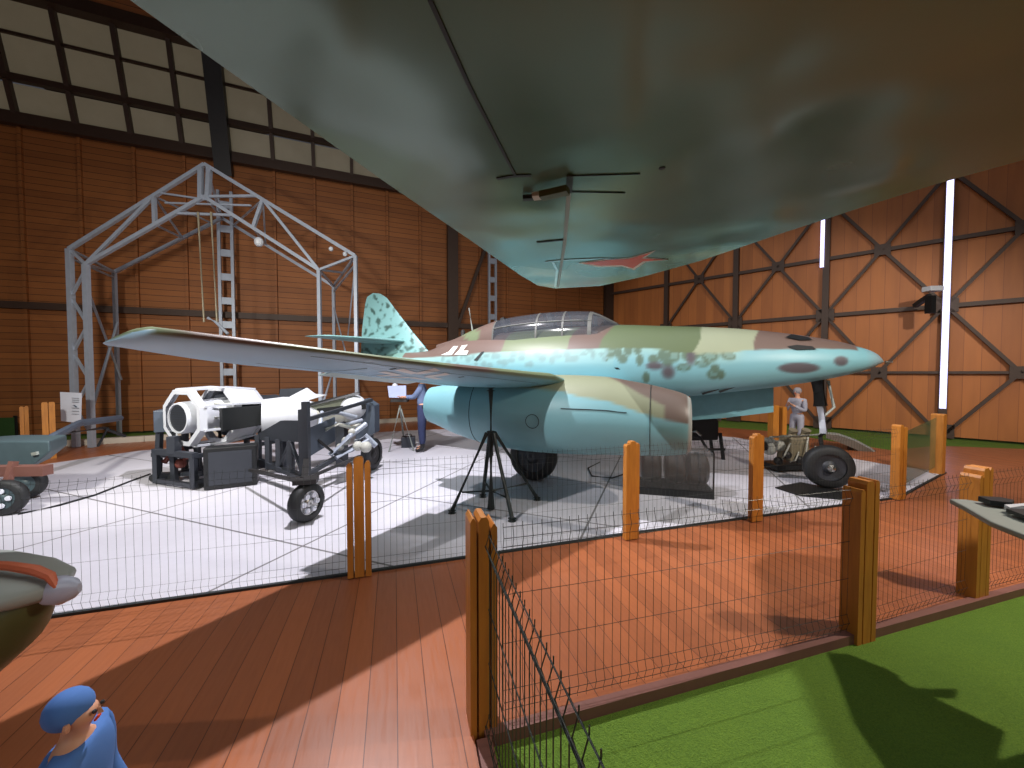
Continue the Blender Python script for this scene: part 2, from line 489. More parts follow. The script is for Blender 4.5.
def mesh_panel(a, b, label, z0=.06, z1=.93, sp=.05, r=.0021, group='green wire mesh fence panels', bends=((.06, 1), (.30, 0), (.57, 0), (.84, 1))):
    a = Vector(a); b = Vector(b); L = (b-a).length; d = (b-a)/L; nrm = Vector((d.y, -d.x, 0)); 
    zs = [z0]
    for z, _ in bends: zs += [z0+z]
    t = thing('mesh_fence_panel', label, 'fence panel', ((a+b)/2), math.atan2(d.y, d.x), group)
    def prof(z, hgt=z1-z0):   # outward fold of the welded mesh
        for zc in (z0+.07, z1-.07):
            if abs(z-zc) < .05: return .016*(1-abs(z-zc)/.05)
        return 0
    zz = [z0, z0+.02, z0+.07, z0+.12, (z0+z1)/2, z1-.12, z1-.07, z1-.02, z1]
    mb = MB(); n = int(L/sp)
    for i in range(n+1):
        o = a+d*(i*L/n)
        pts = [o+nrm*prof(z)+V(z) for z in zz]
        mb.tube(pts, r, 4)
    mb.build('vertical_wires', 'wire', t)
    mb = MB()
    for z in (z0+.02, z0+.07, z0+.12, z0+.12+(z1-z0-.24)*.33, z0+.12+(z1-z0-.24)*.67, z1-.12, z1-.07, z1-.02):
        mb.tube([a+nrm*(prof(z)+.004)+V(z), b+nrm*(prof(z)+.004)+V(z)], r*1.3, 4)
    mb.build('horizontal_wires', 'wire', t)
    return t
# near fence along the turf
Q = [Vector((-.13, 1.84, 0)), gz(857, 629), gz(972, 593)]
Q[1].z = Q[2].z = 0
q3 = Q[2]+fd*2.45
L2 = [('nearest orange fence post, at the corner where the mesh turns toward the viewer'),
      ('orange fence post on the turf edge in front of the nose wheel'),
      ('orange fence post on the turf edge beside the grey blade at right')]
post(Q[0]+V(-.06)+Vector((-.02, .0, 0)), 1.08, L2[0], angF, planks=((-.05, .03), (0, .05), (.05, .03)), depth=.13, tops=(0, .0, .035), base=0)
post(Q[1]+V(-.06), 1.06, L2[1], angF, planks=((-.065, .04), (0, .07), (.065, .04)), depth=.11, tops=(.05, 0, 0), base=0)
post(Q[2]+V(-.06), 1.04, L2[2], angF, planks=((-.06, .04), (0, .07), (.06, .04)), depth=.11, tops=(.05, 0, 0), base=0)
mesh_panel(Q[0]+fd*.09, Q[1]-fd*.1, 'long wire mesh fence panel between the corner post and the post before the nose wheel', z0=-.0, z1=.96, r=.0015)
mesh_panel(Q[1]+fd*.1, Q[2]-fd*.1, 'short wire mesh fence panel under the tip of the grey blade at right', z0=-.0, z1=.94, r=.0012)
mesh_panel(Q[2]+fd*.1, q3, 'wire mesh fence panel running out of frame at right edge', z0=-.0, z1=.94, r=.0012)
cp = Q[0]+Vector((.02, -.07, 0))
mesh_panel(cp+cd*.02, cp+cd*2.45, 'steep foreground wire mesh panel running toward the viewer beside the corner post', z0=-.02, z1=.97, r=.0021)
# rear fence at the edge of the display floor
R1 = [gz(359, 577), gz(631, 539), gz(756, 521), gz(899, 499)]
for v in R1: v.z = 0
angR = math.atan2((R1[1]-R1[0]).y, (R1[1]-R1[0]).x)
post(R1[0]+Vector((-.0, .02, 0)), 1.0, 'triple plank orange fence post in front of the engine trolley', angR, planks=((-.07, .045), (0, .075), (.07, .045)), depth=.05, tops=(.05, 0, .04))
post(R1[1]+Vector((0, .02, 0)), 1.0, 'orange fence post standing before the right engine pod and glass case', angR, planks=((-.05, .045), (.005, .07), (.06, .04)), depth=.06, tops=(.03, 0, .02))
post(R1[2]+Vector((0, .02, 0)), 1.0, 'orange fence post between the glass case and the beige engine', angR, planks=((-.05, .045), (.005, .07), (.06, .04)), depth=.06, tops=(.03, 0, .02))
post(R1[3]+Vector((0, .02, 0)), 1.0, 'orange fence post at the right end beside the green screen', angR, planks=((-.04, .06), (.04, .06)), depth=.1, tops=(0, .03))
rl = R1[0]+(R1[0]-R1[1]).normalized()*2.6; rl2 = rl+Vector((-3.1, -.75, 0))
names = ['wire mesh fence panel in front of the white floor at far left',
         'wire mesh fence panel between the triple post and the post by the engine pod',
         'wire mesh fence panel in front of the glass display case',
         'wire mesh fence panel in front of the nose wheel']
for (a, b), nm in zip(((rl, R1[0]), (R1[0], R1[1]), (R1[1], R1[2]), (R1[2], R1[3])), names):
    d = (b-a).normalized(); mesh_panel(a+d*.1, b-d*.1, nm, r=.00125, z0=.03, z1=.965)
mesh_panel(rl2, rl, 'wire mesh fence panel outside the left edge of the frame', r=.00125, z0=.03, z1=.965)
# screen and brown post at the floor's right corner
g0 = R1[3]+Vector((.08, .1, 0)); g1 = gz(937, 473); g1b = g0+(g1-g0)*.93
t = thing('green_screen', 'translucent green screen panel between the orange post and a brown post', 'screen', (g0+g1)/2)
MB().prism([g0+V(.12), g1b+V(.12), g1b+V(.95), g0+V(.85)], Vector((.015, .015, 0))).build('panel', 'greenglass', t)
post(g1, 1.0, 'dull brown square fence post at the right corner of the display floor', .5, planks=((-.04, .075), (.04, .075)), depth=.15, group='far fence posts')
p5 = gz(780, 441); p5 = Vector((5.72, 8.25, 0))
post(p5-V(.01), 1.0, 'twin orange fence post behind the beige engine and standing figure', .2, planks=((-.12, .14), (.1, .1)), depth=.14, tops=(0, .03), group='far fence posts')
post(Vector((-9.85, 7.75, -.01)), 1.02, 'leftmost orange fence post behind the dark trailer', .9, planks=((-.03, .055), (.03, .055)), depth=.11, group='far fence posts')
post(gz(50, 458)+V(-.01), 1.12, 'orange fence post just left of the paper notice', .9, planks=((-.045, .08), (.045, .08)), depth=.12, tops=(0, .0), group='far fence posts')

# ------------------------------------------------------------ the swept-wing jet
NX, NY, HD = 5.184, 5.38, .37
cH, sH = math.cos(HD), math.sin(HD)
def L(s, t, z): return Vector((NX-s*cH-t*sH, NY+s*sH-t*cH, z))
def loc(v):       # world -> s,t,z
    dx = v.x-NX; dy = v.y-NY
    return (-(dx*cH-dy*sH), -(dx*sH+dy*cH), v.z)
def pl(px, py, t):      # pixel -> (s,z) on plane t
    d = ray(px, py)
    # t = -(dx*sH+dy*cH)
    k = (-(t)+NX*sH+NY*cH)/(d.x*sH+d.y*cH)
    v = Vector((0, 0, CAMH))+d*k
    q = loc(v); return q[0], q[2]
jet = thing('jet_aircraft', 'camouflaged twin-engine swept-wing jet with pale blue underside parked on the white floor', 'aircraft', (NX, NY, 0), -HD)
def interp(tab, x):
    if x <= tab[0][0]: return tab[0][1]
    for (a, b), (c, d) in zip(tab, tab[1:]):
        if x <= c:
            f = (x-a)/(c-a); return b+(d-b)*f
    return tab[-1][1]
def smooth_tab(tab, x):
    # Catmull-Rom style
    n = len(tab)
    if x <= tab[0][0]: return tab[0][1]
    if x >= tab[-1][0]: return tab[-1][1]
    for i in range(n-1):
        if x <= tab[i+1][0]: break
    x0, y0 = tab[i]; x1, y1 = tab[i+1]
    xm, ym = tab[i-1] if i > 0 else (x0, y0); xp, yp = tab[i+2] if i+2 < n else (x1, y1)
    m0 = (y1-ym)/(x1-xm) if x1 != xm else 0; m1 = (yp-y0)/(xp-x0) if xp != x0 else 0
    h = x1-x0; t = (x-x0)/h
    return (2*t**3-3*t*t+1)*y0+(t**3-2*t*t+t)*h*m0+(-2*t**3+3*t*t)*y1+(t**3-t*t)*h*m1
top_px = [(876, 354), (862, 348), (835, 341), (790, 334), (740, 329), (700, 327), (660, 326), (625, 325), (600, 326), (540, 330), (490, 335), (450, 343), (428, 351)]
bot_px = [(876, 369), (862, 373), (840, 378), (805, 384), (760, 390), (720, 394), (690, 397)]
ztop = [(0, pl(883, 362, 0)[1])]+[pl(x, y, 0) for x, y in top_px]
zbot = [(0, pl(883, 362, 0)[1])]+[pl(x, y, .25) for x, y in bot_px]
ztop = [p for i, p in enumerate(ztop)]; 
ztop += [(8.2, ztop[-1][1]-.02), (8.8, ztop[-1][1]-.12), (9.25, ztop[-1][1]-.22)]
zb_end = zbot[-1][1]
zbot = zbot+[(3.6, zb_end-.06), (5.2, zb_end-.04), (6.8, zb_end+.12), (8.2, zb_end+.38), (9.25, zb_end+.62)]
ztop = sorted(ztop); zbot = sorted(zbot)
wid = [(0, .02), (.08, .13), (.3, .24), (.7, .35), (1.3, .45), (2.2, .55), (3.2, .62), (4.5, .64), (5.6, .58), (6.8, .42), (8, .25), (9.25, .07)]
print('FUSE', [tuple(round(c, 2) for c in p) for p in ztop], [tuple(round(c, 2) for c in p) for p in zbot])
def pal(c): return lin(c)
BLUE = (120,172,182); GREEN = (112,124,92); BROWN = (106,86,78); PALE = (144,182,178); DKG = (72,88,66)
def nz(x, y, z, s): return noise.noise(Vector((x*s, y*s, z*s)))
def mixc(a, b, f): f = max(0, min(1, f)); return tuple(a[i]*(1-f)+b[i]*f for i in range(3))
def camo_line(s): return interp(cl_tab, s)
cl_tab = sorted([pl(x, y, .35) for x, y in ((878, 350), (868, 350), (840, 349), (800, 349), (750, 350), (720, 353), (690, 354), (650, 349), (600, 349), (540, 351), (480, 354), (430, 357))])
SX = lambda px: pl(px, 350, .3)[0]
sx = [SX(p) for p in (752, 692, 606, 572, 505, 470)]
def st(x): x = max(0, min(1, x)); return x*x*(3-2*x)
def bands(x, edges, cols, w=.03):
    c = cols[0]
    for e, k in zip(edges, cols[1:]): c = mixc(c, k, st((x-e)/w+.5))
    return c
def fuse_col(v):
    s, t, z = loc(v)
    w = .02*nz(s, t, z, 2.2)+.012*nz(s, t, z, 6)-(.05 if s < .35 else 0)
    d = z-camo_line(s)+w
    sw = s+.12*nz(z, s, t, 2)+.3*(z-camo_line(s))
    up = bands(sw, (sx[0], sx[1], sx[2], sx[3], sx[4], 8.0), (BROWN, (150,158,132), (92,106,74), BROWN, GREEN, (112,92,84), (120,160,150)))  # camouflage bands; dark green ahead of the canopy has wing shade painted in
    band = -d; m = 0
    for cs, cz, rs, rz in spots:
        if abs(s-cs) < .3:
            q = ((s-cs)/rs)**2+((z-cz)/rz)**2
            if q < 1.5: m = max(m, st((1.5-q)*.9)*(.55 if q < .3 and rs > .09 else 1))
    c = mixc(PALE, BLUE, band/(.2 if s < 3.6 else .34))
    if s < 1.95: c = mixc(c, BLUE, st((1.95-s)/.3))
    if s > 1.9 and m > 0: c = mixc(c, DKG if s < 3.7 else (112,140,140), m*(.75 if s < 3.7 else .6))
    c = mixc(c, up, st(d/.03+.5))
    if d > .02: return lin(c)
    # soft dark patches near the nose
    for cs, cz, rs, rz, k in noseblobs:
        q = ((s-cs)/rs)**2+((z-cz)/rz)**2
        if q < 1.4 and t > 0: c = mixc(c, (84,78,84), (1.4-q)*1.6*k)
    if s < .28: c = mixc((150,158,165), c, s/.28)
    return lin(c)
spots = []
rs_ = random.Random(5)
for i in range(64):
    s_ = 1.95+5.2*i/64+rs_.uniform(-.05, .05); L0 = interp(cl_tab, s_)
    k_ = 1.5 if s_ < 3.7 else 1.05
    spots.append((s_, L0-abs(rs_.gauss(0, .17 if s_ < 3.7 else .13))-.02, rs_.uniform(.035, .085)*k_, rs_.uniform(.03, .07)*k_))
nb = [(798, 368, 21, 5, 1), (843, 361, 8, 5, .7), (690, 357, 5, 9, .5), (668, 372, 7, 7, .5), (655, 366, 9, 4, .6)]
noseblobs = []
for x, y, w, h, k in nb:
    a = pl(x, y, .38); b = pl(x+w, y, .38); c = pl(x, y+h, .38); noseblobs.append((a[0], a[1], abs(a[0]-b[0]), abs(a[1]-c[1]), k))
def fuse_ring(s, n=120):
    zt = smooth_tab(ztop, s); zb = smooth_tab(zbot, s); w = smooth_tab(wid, s)
    zc = zb+(zt-zb)*.45; r = []
    for k in range(n):
        a = 2*PI*k/n; x = math.sin(a); y = math.cos(a)
        e = .82 if y < 0 else 1.0
        xx = math.copysign(abs(x)**e, x)
        sh = 1-.10*max(0, y)
        zz = zc+(zt-zc)*y if y > 0 else zc+(zc-zb)*math.copysign(abs(y)**.85, y)
        r.append(L(s, xx*w*sh, zz))
    return r
mb = MB()
ss = [0.004, .02, .05, .09]+[.13+.03*i for i in range(305)]
mb.loft([fuse_ring(min(s, 9.25)) for s in ss if s <= 9.27])
fus = mb.build('fuselage', 'camo', jet, smooth=True, colf=fuse_col)
# canopy
can_px = [(436, 345), (455, 339), (472, 331), (490, 323.5), (505, 319), (522, 316), (545, 313), (570, 311.5), (592, 311.8), (600, 314), (612, 320), (622, 325.5)]
ct = sorted([pl(x, y, 0) for x, y in can_px])
def can_w(s):
    a, b = ct[0][0], ct[-1][0]; f = (s-a)/(b-a)
    return .34*min(1, (f/.10)**.6 if f > 0 else 0)*min(1, ((1-f)/.5)**.7 if f < 1 else 0)+.005
def can_ring(s, n=24, k=1.0, base=-.22):
    zt = smooth_tab(ct, s); zb = smooth_tab(ztop, s)+base; w = can_w(s)*1.15; r = []
    for i in range(n+1):
        a = -PI/2+PI*i/n
        r.append(L(s, math.sin(a)*w*k, zb+(zt-zb)*max(0, math.cos(a))**.75*(1 if k == 1 else .97+.03*k)))
    return r
def can_part(s0, s1, name, mat, parent, k=1.0, colf=None, n=24, i0=0, i1=None, steps=8):
    mb = MB(); rr = [can_ring(s0+(s1-s0)*i/steps, n, k) for i in range(steps+1)]
    if i1 is not None: rr = [r[i0:i1] for r in rr]
    mb.loft(rr, False, False, False)
    return mb.build(name, mat, parent, smooth=True, colf=colf)
sA = pl(494, 330, .25)[0]; sB = pl(538, 330, .25)[0]; sC = pl(592, 320, .2)[0]; sD = ct[0][0]+.01; sE = ct[-1][0]-.01
def can_col(v): return lin(BROWN if nz(v.x, v.y, v.z, 1.5) < .25 else GREEN)
can_part(sA, sE, 'canopy_fairing', 'camo', jet, colf=can_col, steps=16)
gl = can_part(sC, sA, 'canopy_glass', 'canopyglass', jet, steps=16)
wsn = can_part(sD, sC, 'windscreen', 'canopyglass', jet, steps=8)
fr = MB()
def arch(s, w=.035):
    r1 = can_ring(s-w/2, 24, 1.02); r2 = can_ring(s+w/2, 24, 1.02); fr.loft([r1, r2], False, False, False)
for s in (sC, sC+.03, (sB+sC)/2, sB, sA): arch(s)
for idx in (4, 20):
    pts = [can_ring(sC+(sA-sC)*i/10, 24, 1.01)[idx] for i in range(11)]; fr.tube(pts, .014, 6)
for idx in (8, 16):
    pts = [can_ring(sD+(sC-sD)*i/6, 24, 1.01)[idx] for i in range(7)]; fr.tube(pts, .014, 6)
fo = fr.build('canopy_frame', simple('canopy_frame_paint', (98,98,94), .5), gl)
# sills, seats and panels inside
for sc_ in (sC+.5, sB+.45):
    zb = smooth_tab(ztop, sc_)
    MB().bar(L(sc_+.18, 0, zb-.1), L(sc_+.3, 0, zb+.26), .3, .08).build('seat', 'black', jet)
zb = smooth_tab(ztop, sC)
MB().bar(L(sC+.05, 0, zb-.1), L(sC+.12, 0, zb+.18), .4, .06).build('instrument_panel', 'black', jet)
# antenna mast
a = pl(473, 331, 0); b = pl(469, 308, 0)
MB().tube([L(a[0], 0, a[1]-.05), L(b[0], 0, b[1])], [.022, .012], 8).build('antenna_mast', 'greywing', jet)
a = pl(463, 333, 0); MB().lathe(L(a[0], 0, a[1]-.06), (0, 0, 1), [(0, .05), (.1, .045), (.14, .0)], 12).build('antenna_loop', 'steel_dark', jet)

# --- wings
def wing_pt(f, u, side, lower, tab):   # f 0 LE..1 TE
    pass
def airfoil(n=14):
    up = [(1-math.cos(PI*i/n))/2 for i in range(n+1)]
    th = lambda x: 5*(.2969*math.sqrt(x)-.126*x-.3516*x*x+.2843*x**3-.1036*x**4)
    pts = [(x, th(x)) for x in reversed(up)]+[(x, -th(x)) for x in up[1:-1]]
    return pts
AF = airfoil()
def wing(stations, side, name, col, parent, tipround=True):
    rings = []
    for (t, sl, st, zl, zt, th) in stations:
        rings.append([L(sl+(st-sl)*x, side*t, zl+(zt-zl)*x+y*th*(st-sl)) for x, y in AF])
    mb = MB(); mb.loft(rings)
    return mb.build(name, 'camo', parent, smooth=True, colf=col)
LEpx = [(90, 333), (150, 332.5), (200, 337.5), (250, 343), (300, 348.5), (350, 354), (400, 360), (456, 366), (550, 375), (640, 380)]
TEpx = [(90, 345), (113, 347.5), (160, 355), (200, 361), (250, 367), (300, 371), (350, 376), (400, 381), (440, 386), (560, 392)]
def zline(s, t, tab):
    p = L(s, t, 1.7); px = 512+F*p.x/p.y; y = interp(tab, px)
    return gy(px, y, p.y).z
ZST = []
for i in range(21):
    f = i/20; t_ = 2.4+3.15*f; ZST.append((f, zline(4.07+1.53*f, t_, LEpx), zline(5.57+.57*f, t_, TEpx)))
print('ZST', [tuple(round(q, 3) for q in z) for z in ZST])
Z0_, Z1_ = ZST[0][1:], ZST[-1][1:]
def zle(f): return interp([(a, b) for a, b, c in ZST], f)-.015+.03*max(0, f)
def zte(f): return interp([(a, c) for a, b, c in ZST], f)+.01
def wing_stations():
    base = [(.3, 3.2, 5.4, zle(0)-.16, zte(0)-.06, .1), (1.93, 3.95, 5.5, zle(0)-.10, zte(0)-.03, .1)]
    for i in range(0, 21):
        f = i/20; base.append((2.4+3.15*f, 4.07+1.53*f, 5.57+.57*f, zle(f), zte(f), .105-.02*f+max(0, f-.7)*.25))
    z1, z2 = zle(1), zte(1)
    base += [(5.58, 5.66, 6.10, z1, z2+.005, .14), (5.60, 5.74, 6.06, z1-.005, z2+.01, .08)]
    return base
def wing_col(v):
    s, t, z = loc(v); t = abs(t)
    # stations: mean plane height at (s,t)
    f = (t-2.4)/3.15; zl = zle(f); zt = zte(f); sl = 4.07+1.53*f; st = 5.57+.57*f
    x = (s-sl)/max(.1, st-sl); up = z-(zl+(zt-zl)*x)
    if up > .008 or (x < .02):
        return lin(BROWN if nz(s, t, 0, .9) > 0 else GREEN)
    if .02 <= x < .035 : return lin((140,150,150))
    return lin(mixc((128,188,200), (160,200,224), (t-2.3)/1.6))
w1 = wing(wing_stations(), 1, 'wing', wing_col, jet)
w2 = wing(wing_stations(), -1, 'wing', wing_col, jet)
w1['label'] = 'near wing with grey-blue underside'; w2['label'] = 'far wing'
# white cross outline and seams on the near wing's underside
def under(s, t, off=.004):
    f = (t-2.4)/3.15; sl = 4.07+1.53*f; st = 5.57+.57*f; c = st-sl; x = (s-sl)/c
    zl = zle(f); zt = zte(f); th = .105-.02*f
    y = 5*(.2969*math.sqrt(max(x, 0))-.126*x-.3516*x*x+.2843*x**3-.1036*x**4)
    return L(s, t, zl+(zt-zl)*x-y*th*c-off)
def under_strip(pts, w, mat, name, parent, across=(0, 1)):
    mb = MB()
    for (s0, t0), (s1, t1) in zip(pts, pts[1:]):
        d = Vector((s1-s0, t1-t0)); n = Vector((-d.y, d.x)).normalized()*w/2
        k = max(2, int(d.length/.12)); prev = None
        for i in range(k+1):
            s = s0+(s1-s0)*i/k; t = t0+(t1-t0)*i/k
            cur = (under(s-n.x, t-n.y), under(s+n.x, t+n.y))
            if prev: mb.add([prev[0], prev[1], cur[1], cur[0]], [(0, 1, 2, 3)])
            prev = cur
    return mb.build(name, mat, parent)
cs, ctt = 5.16, 3.72
g = .16; arm = .34
for sx_, sy_ in ((1, 1), (1, -1), (-1, 1), (-1, -1)):
    under_strip([(cs+sx_*arm, ctt+sy_*g*.6), (cs+sx_*g*.6, ctt+sy_*g*.6), (cs+sx_*g*.6, ctt+sy_*arm)], .095, 'whitemark', 'cross_marking', w1)
f1 = lambda t, x: (4.07+1.53*((t-2.4)/3.15)+x*(1.5-.96*((t-2.4)/3.15)), t)
under_strip([f1(2.45, .76), f1(4.2, .76)], .014, 'blackmark', 'flap_seam', w1)
under_strip([f1(4.25, .72), f1(5.4, .72)], .012, 'blackmark', 'aileron_seam', w1)
under_strip([f1(2.45, .12), f1(5.5, .12)], .008, 'blackmark', 'slat_seam', w1)
under_strip([f1(4.25, .3), f1(4.25, .97)], .012, 'blackmark', 'panel_seam', w1)
for tt in (3.4, 4.1, 4.9):
    s_, t_ = f1(tt, .2); under_strip([(s_-.03, t_), (s_+.04, t_)], .03, 'blackmark', 'hinge_port', w1)
# lowered flap section and aileron tab at the trailing edge
a = f1(3.0, .99); b = f1(4.1, .99)
MB().prism([L(a[0]-.1, a[1], zte(.19)+.005), L(b[0]-.1, b[1], zte(.54)+.005), L(b[0]+.1, b[1], zte(.54)-.03), L(a[0]+.1, a[1], zte(.19)-.03)], (0, 0, .014)).build('flap', simple('pale_flap', (178,200,196), .4), jet)

# --- engine pods
def pod_prof():
    return [(2.57, .30), (2.63, .335), (2.8, .375), (3.1, .42), (3.6, .47), (4.1, .49), (4.6, .485), (5.0, .46), (5.4, .40), (5.7, .345), (5.95, .28), (6.08, .25)]
zc_tab = [(2.57, 1.07), (3.5, 1.13), (4.6, 1.12), (5.4, 1.14), (6.1, 1.20)]
pod_line = sorted([(4.0, 1.47), (3.75, 1.40), (3.45, 1.36), (3.1, 1.24), (2.6, 1.12), (5.6, 1.55), (6.2, 1.7)])
def pod_ring(s, r, t0, n=96, zoff=0):
    zc = interp(zc_tab, s); out = []
    for k in range(n):
        a = 2*PI*k/n
        out.append(L(s, t0+math.sin(a)*r, zc+math.cos(a)*r*(1.10 if math.cos(a) > 0 else 1.0)))
    return out
def pod_col(v):
    s, t, z = loc(v)
    d = z-interp(pod_line, s)+.015*nz(s, t, z, 3)
    up = mixc((140,146,120), (108,92,84), max(st((d-.10-.2*(s-2.6))/.04+.5), st((2.85-s)/.04+.5)))
    c = mixc(BLUE, up, st(d/.03+.5))
    return lin(mixc((170,174,172), c, st((s-2.6)/.02+.5)))
for side in (1, -1):
    t0 = 1.95*side
    mb = MB(); pr = pod_prof()
    S = [pr[0][0]+(pr[-1][0]-pr[0][0])*i/150 for i in range(151)]
    rings = [pod_ring(s, smooth_tab(pr, s), t0) for s in S]
    rings = [pod_ring(s, r, t0) for s, r in ((2.95, .22), (2.75, .245), (2.61, .27), (2.565, .285))]+rings
    rings += [pod_ring(6.06, .225, t0), pod_ring(5.8, .215, t0)]
    mb.loft(rings, False, False)
    pod = mb.build('engine_pod', 'camo', jet, smooth=True, colf=pod_col)
    pod['label'] = 'near engine pod' if side > 0 else 'far engine pod'
    mb = MB(); mb.lathe(L(2.72, t0, interp(zc_tab, 2.7)), L(3.7, t0, 0)-L(2.7, t0, 0), [(0, .0), (.03, .05), (.12, .09), (.25, .10)], 20); mb.build('intake_bullet', 'steel_dark', pod, smooth=True)
    mb = MB(); mb.lathe(L(2.94, t0, interp(zc_tab, 2.9)), L(3.7, t0, 0)-L(2.7, t0, 0), [(0, .23), (.01, .0)], 24, (True, True))
    mb.build('intake_face', 'black', pod)
    mb = MB(); mb.lathe(L(5.75, t0, interp(zc_tab, 5.75)), L(6.7, t0, 0)-L(5.7, t0, 0), [(0, .215), (.03, .16), (.25, .13), (.5, .03), (.52, 0)], 24, (True, False)); mb.build('exhaust_cone', 'steel_dark', pod, smooth=True)
    # seams, access disc
    for s in (3.0, 5.25):
        pr_r = smooth_tab(pod_prof(), s)+.003
        MB().tube(pod_ring(s, pr_r, t0)+[pod_ring(s, pr_r, t0)[0]], .004, 5).build('cowl_seam', 'blackmark', pod)
    mb = MB()
    mb.tube([pod_ring(s, smooth_tab(pod_prof(), s)+.004, t0)[20 if side > 0 else 76] for s in (3.25, 3.45, 3.65, 3.85, 4.0)], .006, 5)
    mb.build('cowl_slot', 'blackmark', pod)
    mb = MB(); cpt = 4.35
    rr = smooth_tab(pod_prof(), cpt)
    pts = []
    for k in range(25):
        a = 2*PI*k/24; s = cpt+.085*math.cos(a); ang = PI/2+.05+.085*math.sin(a)/rr
        r_ = smooth_tab(pod_prof(), s)+.003; pts.append(L(s, t0+side*math.sin(ang)*r_, interp(zc_tab, s)+math.cos(ang)*r_))
    mb.tube(pts, .004, 5, False); mb.build('access_cover_ring', 'blackmark', pod)

# --- fin and tailplane
fin_px = [(431, 354), (412, 331), (396, 310), (387, 298), (380, 293.5), (373, 293), (367, 297), (365, 305), (362, 330), (361, 352)]
def mot_col(v):
    s, t, z = loc(v); m = nz(s, t*.2, z, 8)+.35*nz(s, t, z, 17)
    if z < 2.25 and z > 1.9 and abs(t) < .2: m += .1
    return lin(mixc((132,180,180), (64,92,86), (m-.14)*3))
fo_ = [pl(x, y, 0) for x, y in fin_px]
AF2 = airfoil(44)
def fin_rings():
    zs0 = fo_[0][1]; zt = max(p[1] for p in fo_); rings = []
    le = sorted([(p[1], p[0]) for p in fo_[:6]]); te = sorted([(p[1], p[0]) for p in fo_[5:]])
    for i in range(81):
        z = zs0-.12+(zt-zs0+.12)*(i/80); z = min(z, zt-.002)
        a = interp(le, z); b = interp(te, z)
        th = .09 if i < 74 else .06
        rings.append([L(a+(b-a)*x, y*th*(b-a)*1.0, z) for x, y in AF2])
    return rings
MB().loft(fin_rings()).build('fin', 'camo', jet, smooth=True, colf=mot_col)
SZ = 2.36
for side in (1, -1):
    st = [(0, 7.95, 9.2, SZ, SZ, .09), (.8, 8.22, 9.15, SZ+.0, SZ, .09), (1.5, 8.48, 9.08, SZ, SZ, .08), (1.62, 8.58, 9.04, SZ, SZ, .06), (1.67, 8.72, 8.98, SZ, SZ, .03)]
    wing(st, side, 'tailplane', mot_col, jet)
# white national cross on the rear fuselage side
def fside(px, py, off=.012):
    s, z = pl(px, py, .42)
    zt = smooth_tab(ztop, s); zb = smooth_tab(zbot, s); w = smooth_tab(wid, s); zc = zb+(zt-zb)*.45
    y = max(-.99, min(.99, (z-zc)/(zt-zc))); x = math.sqrt(max(.02, 1-y*y))*w*(1-.1*max(0, y))
    # iterate so the sight line meets the side
    for _ in range(6):
        s, z = pl(px, py, x); zt = smooth_tab(ztop, s); zb = smooth_tab(zbot, s); w = smooth_tab(wid, s); zc = zb+(zt-zb)*.45
        y = (z-zc)/((zt-zc) if z > zc else (zc-zb)); y = max(-.99, min(.99, y)); x = math.sqrt(max(.02, 1-y*y))*w*(1-.1*max(0, y))
    return L(s, x+off, z+off*.6)
def fpoly(pts, name, mat, off=.012):
    mb = MB(); mb.add([fside(x, y, off) for x, y in pts], [tuple(range(len(pts)))]); return mb.build(name, mat, fus)
fpoly([(441, 355.5), (449, 352), (454, 346.5), (458.5, 346.5), (452, 355.5)], 'cross_marking', 'whitemark')
fpoly([(462, 346), (468, 345), (463, 351), (469, 351), (467, 355), (454.5, 355), (459, 351)], 'cross_marking', 'whitemark')
fpoly([(474, 360.5), (482, 352), (484.5, 352), (477.5, 361)], 'code_stroke', 'blackmark')
for a_, b_ in (((705, 393), (718, 389.5)), ((719, 391), (735, 387))):
    pass
fpoly([(614, 368), (618, 368), (637, 383), (634, 383.5)], 'wing_root_slot', 'blackmark')
fpoly([(785, 338), (791, 335), (808, 338), (812, 340.5), (800, 341)], 'gun_port', 'black', .02)
fpoly([(787, 347), (796, 345.5), (812, 347), (816, 350), (796, 350.5)], 'gun_port', 'black', .016)
# nose cap tip
q0 = pl(883, 362, 0); MB().tube([L(-.02, 0, q0[1]-.005), L(-.1, 0, q0[1])], [.02, .012], 8).build('nose_probe', 'chrome', jet)
# --- landing gear
def wheel(c, axis, R, w, parent, hubmat='charcoal', spokes=0):
    ax = Vector(axis).normalized(); c = Vector(c)
    pr = [(-w/2, R*.62), (-w/2, R*.86), (-w*.38, R*.96), (-w*.15, R), (w*.15, R), (w*.38, R*.96), (w/2, R*.86), (w/2, R*.62)]
    wl_ = MB().lathe(c, ax, pr, 40, (False, False)).build('wheel', 'rubber', parent, smooth=True)
    hub = MB().lathe(c, ax, [(-w*.42, .001), (-w*.5, R*.12), (-w*.46, R*.2), (-w*.3, R*.3), (-w*.38, R*.62), (w*.38, R*.62), (w*.3, R*.3), (w*.46, R*.2), (w*.5, R*.12), (w*.42, .001)], 32).build('hub', hubmat, wl_, smooth=True)
    return wl_
nw = gz(829, 490); ns, nt, _ = loc(nw); nt = 0.05
wc = L(ns, nt, .33); axl = L(0, 1, 0)-L(0, 0, 0)
wheel(wc, axl, .31, .2, jet)
MB().lathe(wc+axl*.11, axl, [(0, .06), (.03, .05), (.05, .0)], 12, (True, False)).build('axle_cap', 'chrome', jet)
topn = pl(817, 386, 0)
tb = L(topn[0], 0, topn[1]+.1)
low = wc+V(.48)+(L(.06, 0, 0)-L(0, 0, 0))*1
fork = MB(); fork.tube([tb, (tb+low)/2], .085, 14); fork.build('nose_leg', 'steel_dark', jet, smooth=True)
MB().tube([(tb+low)/2, low], .05, 12).build('oleo', 'white', jet, smooth=True)
mb = MB()
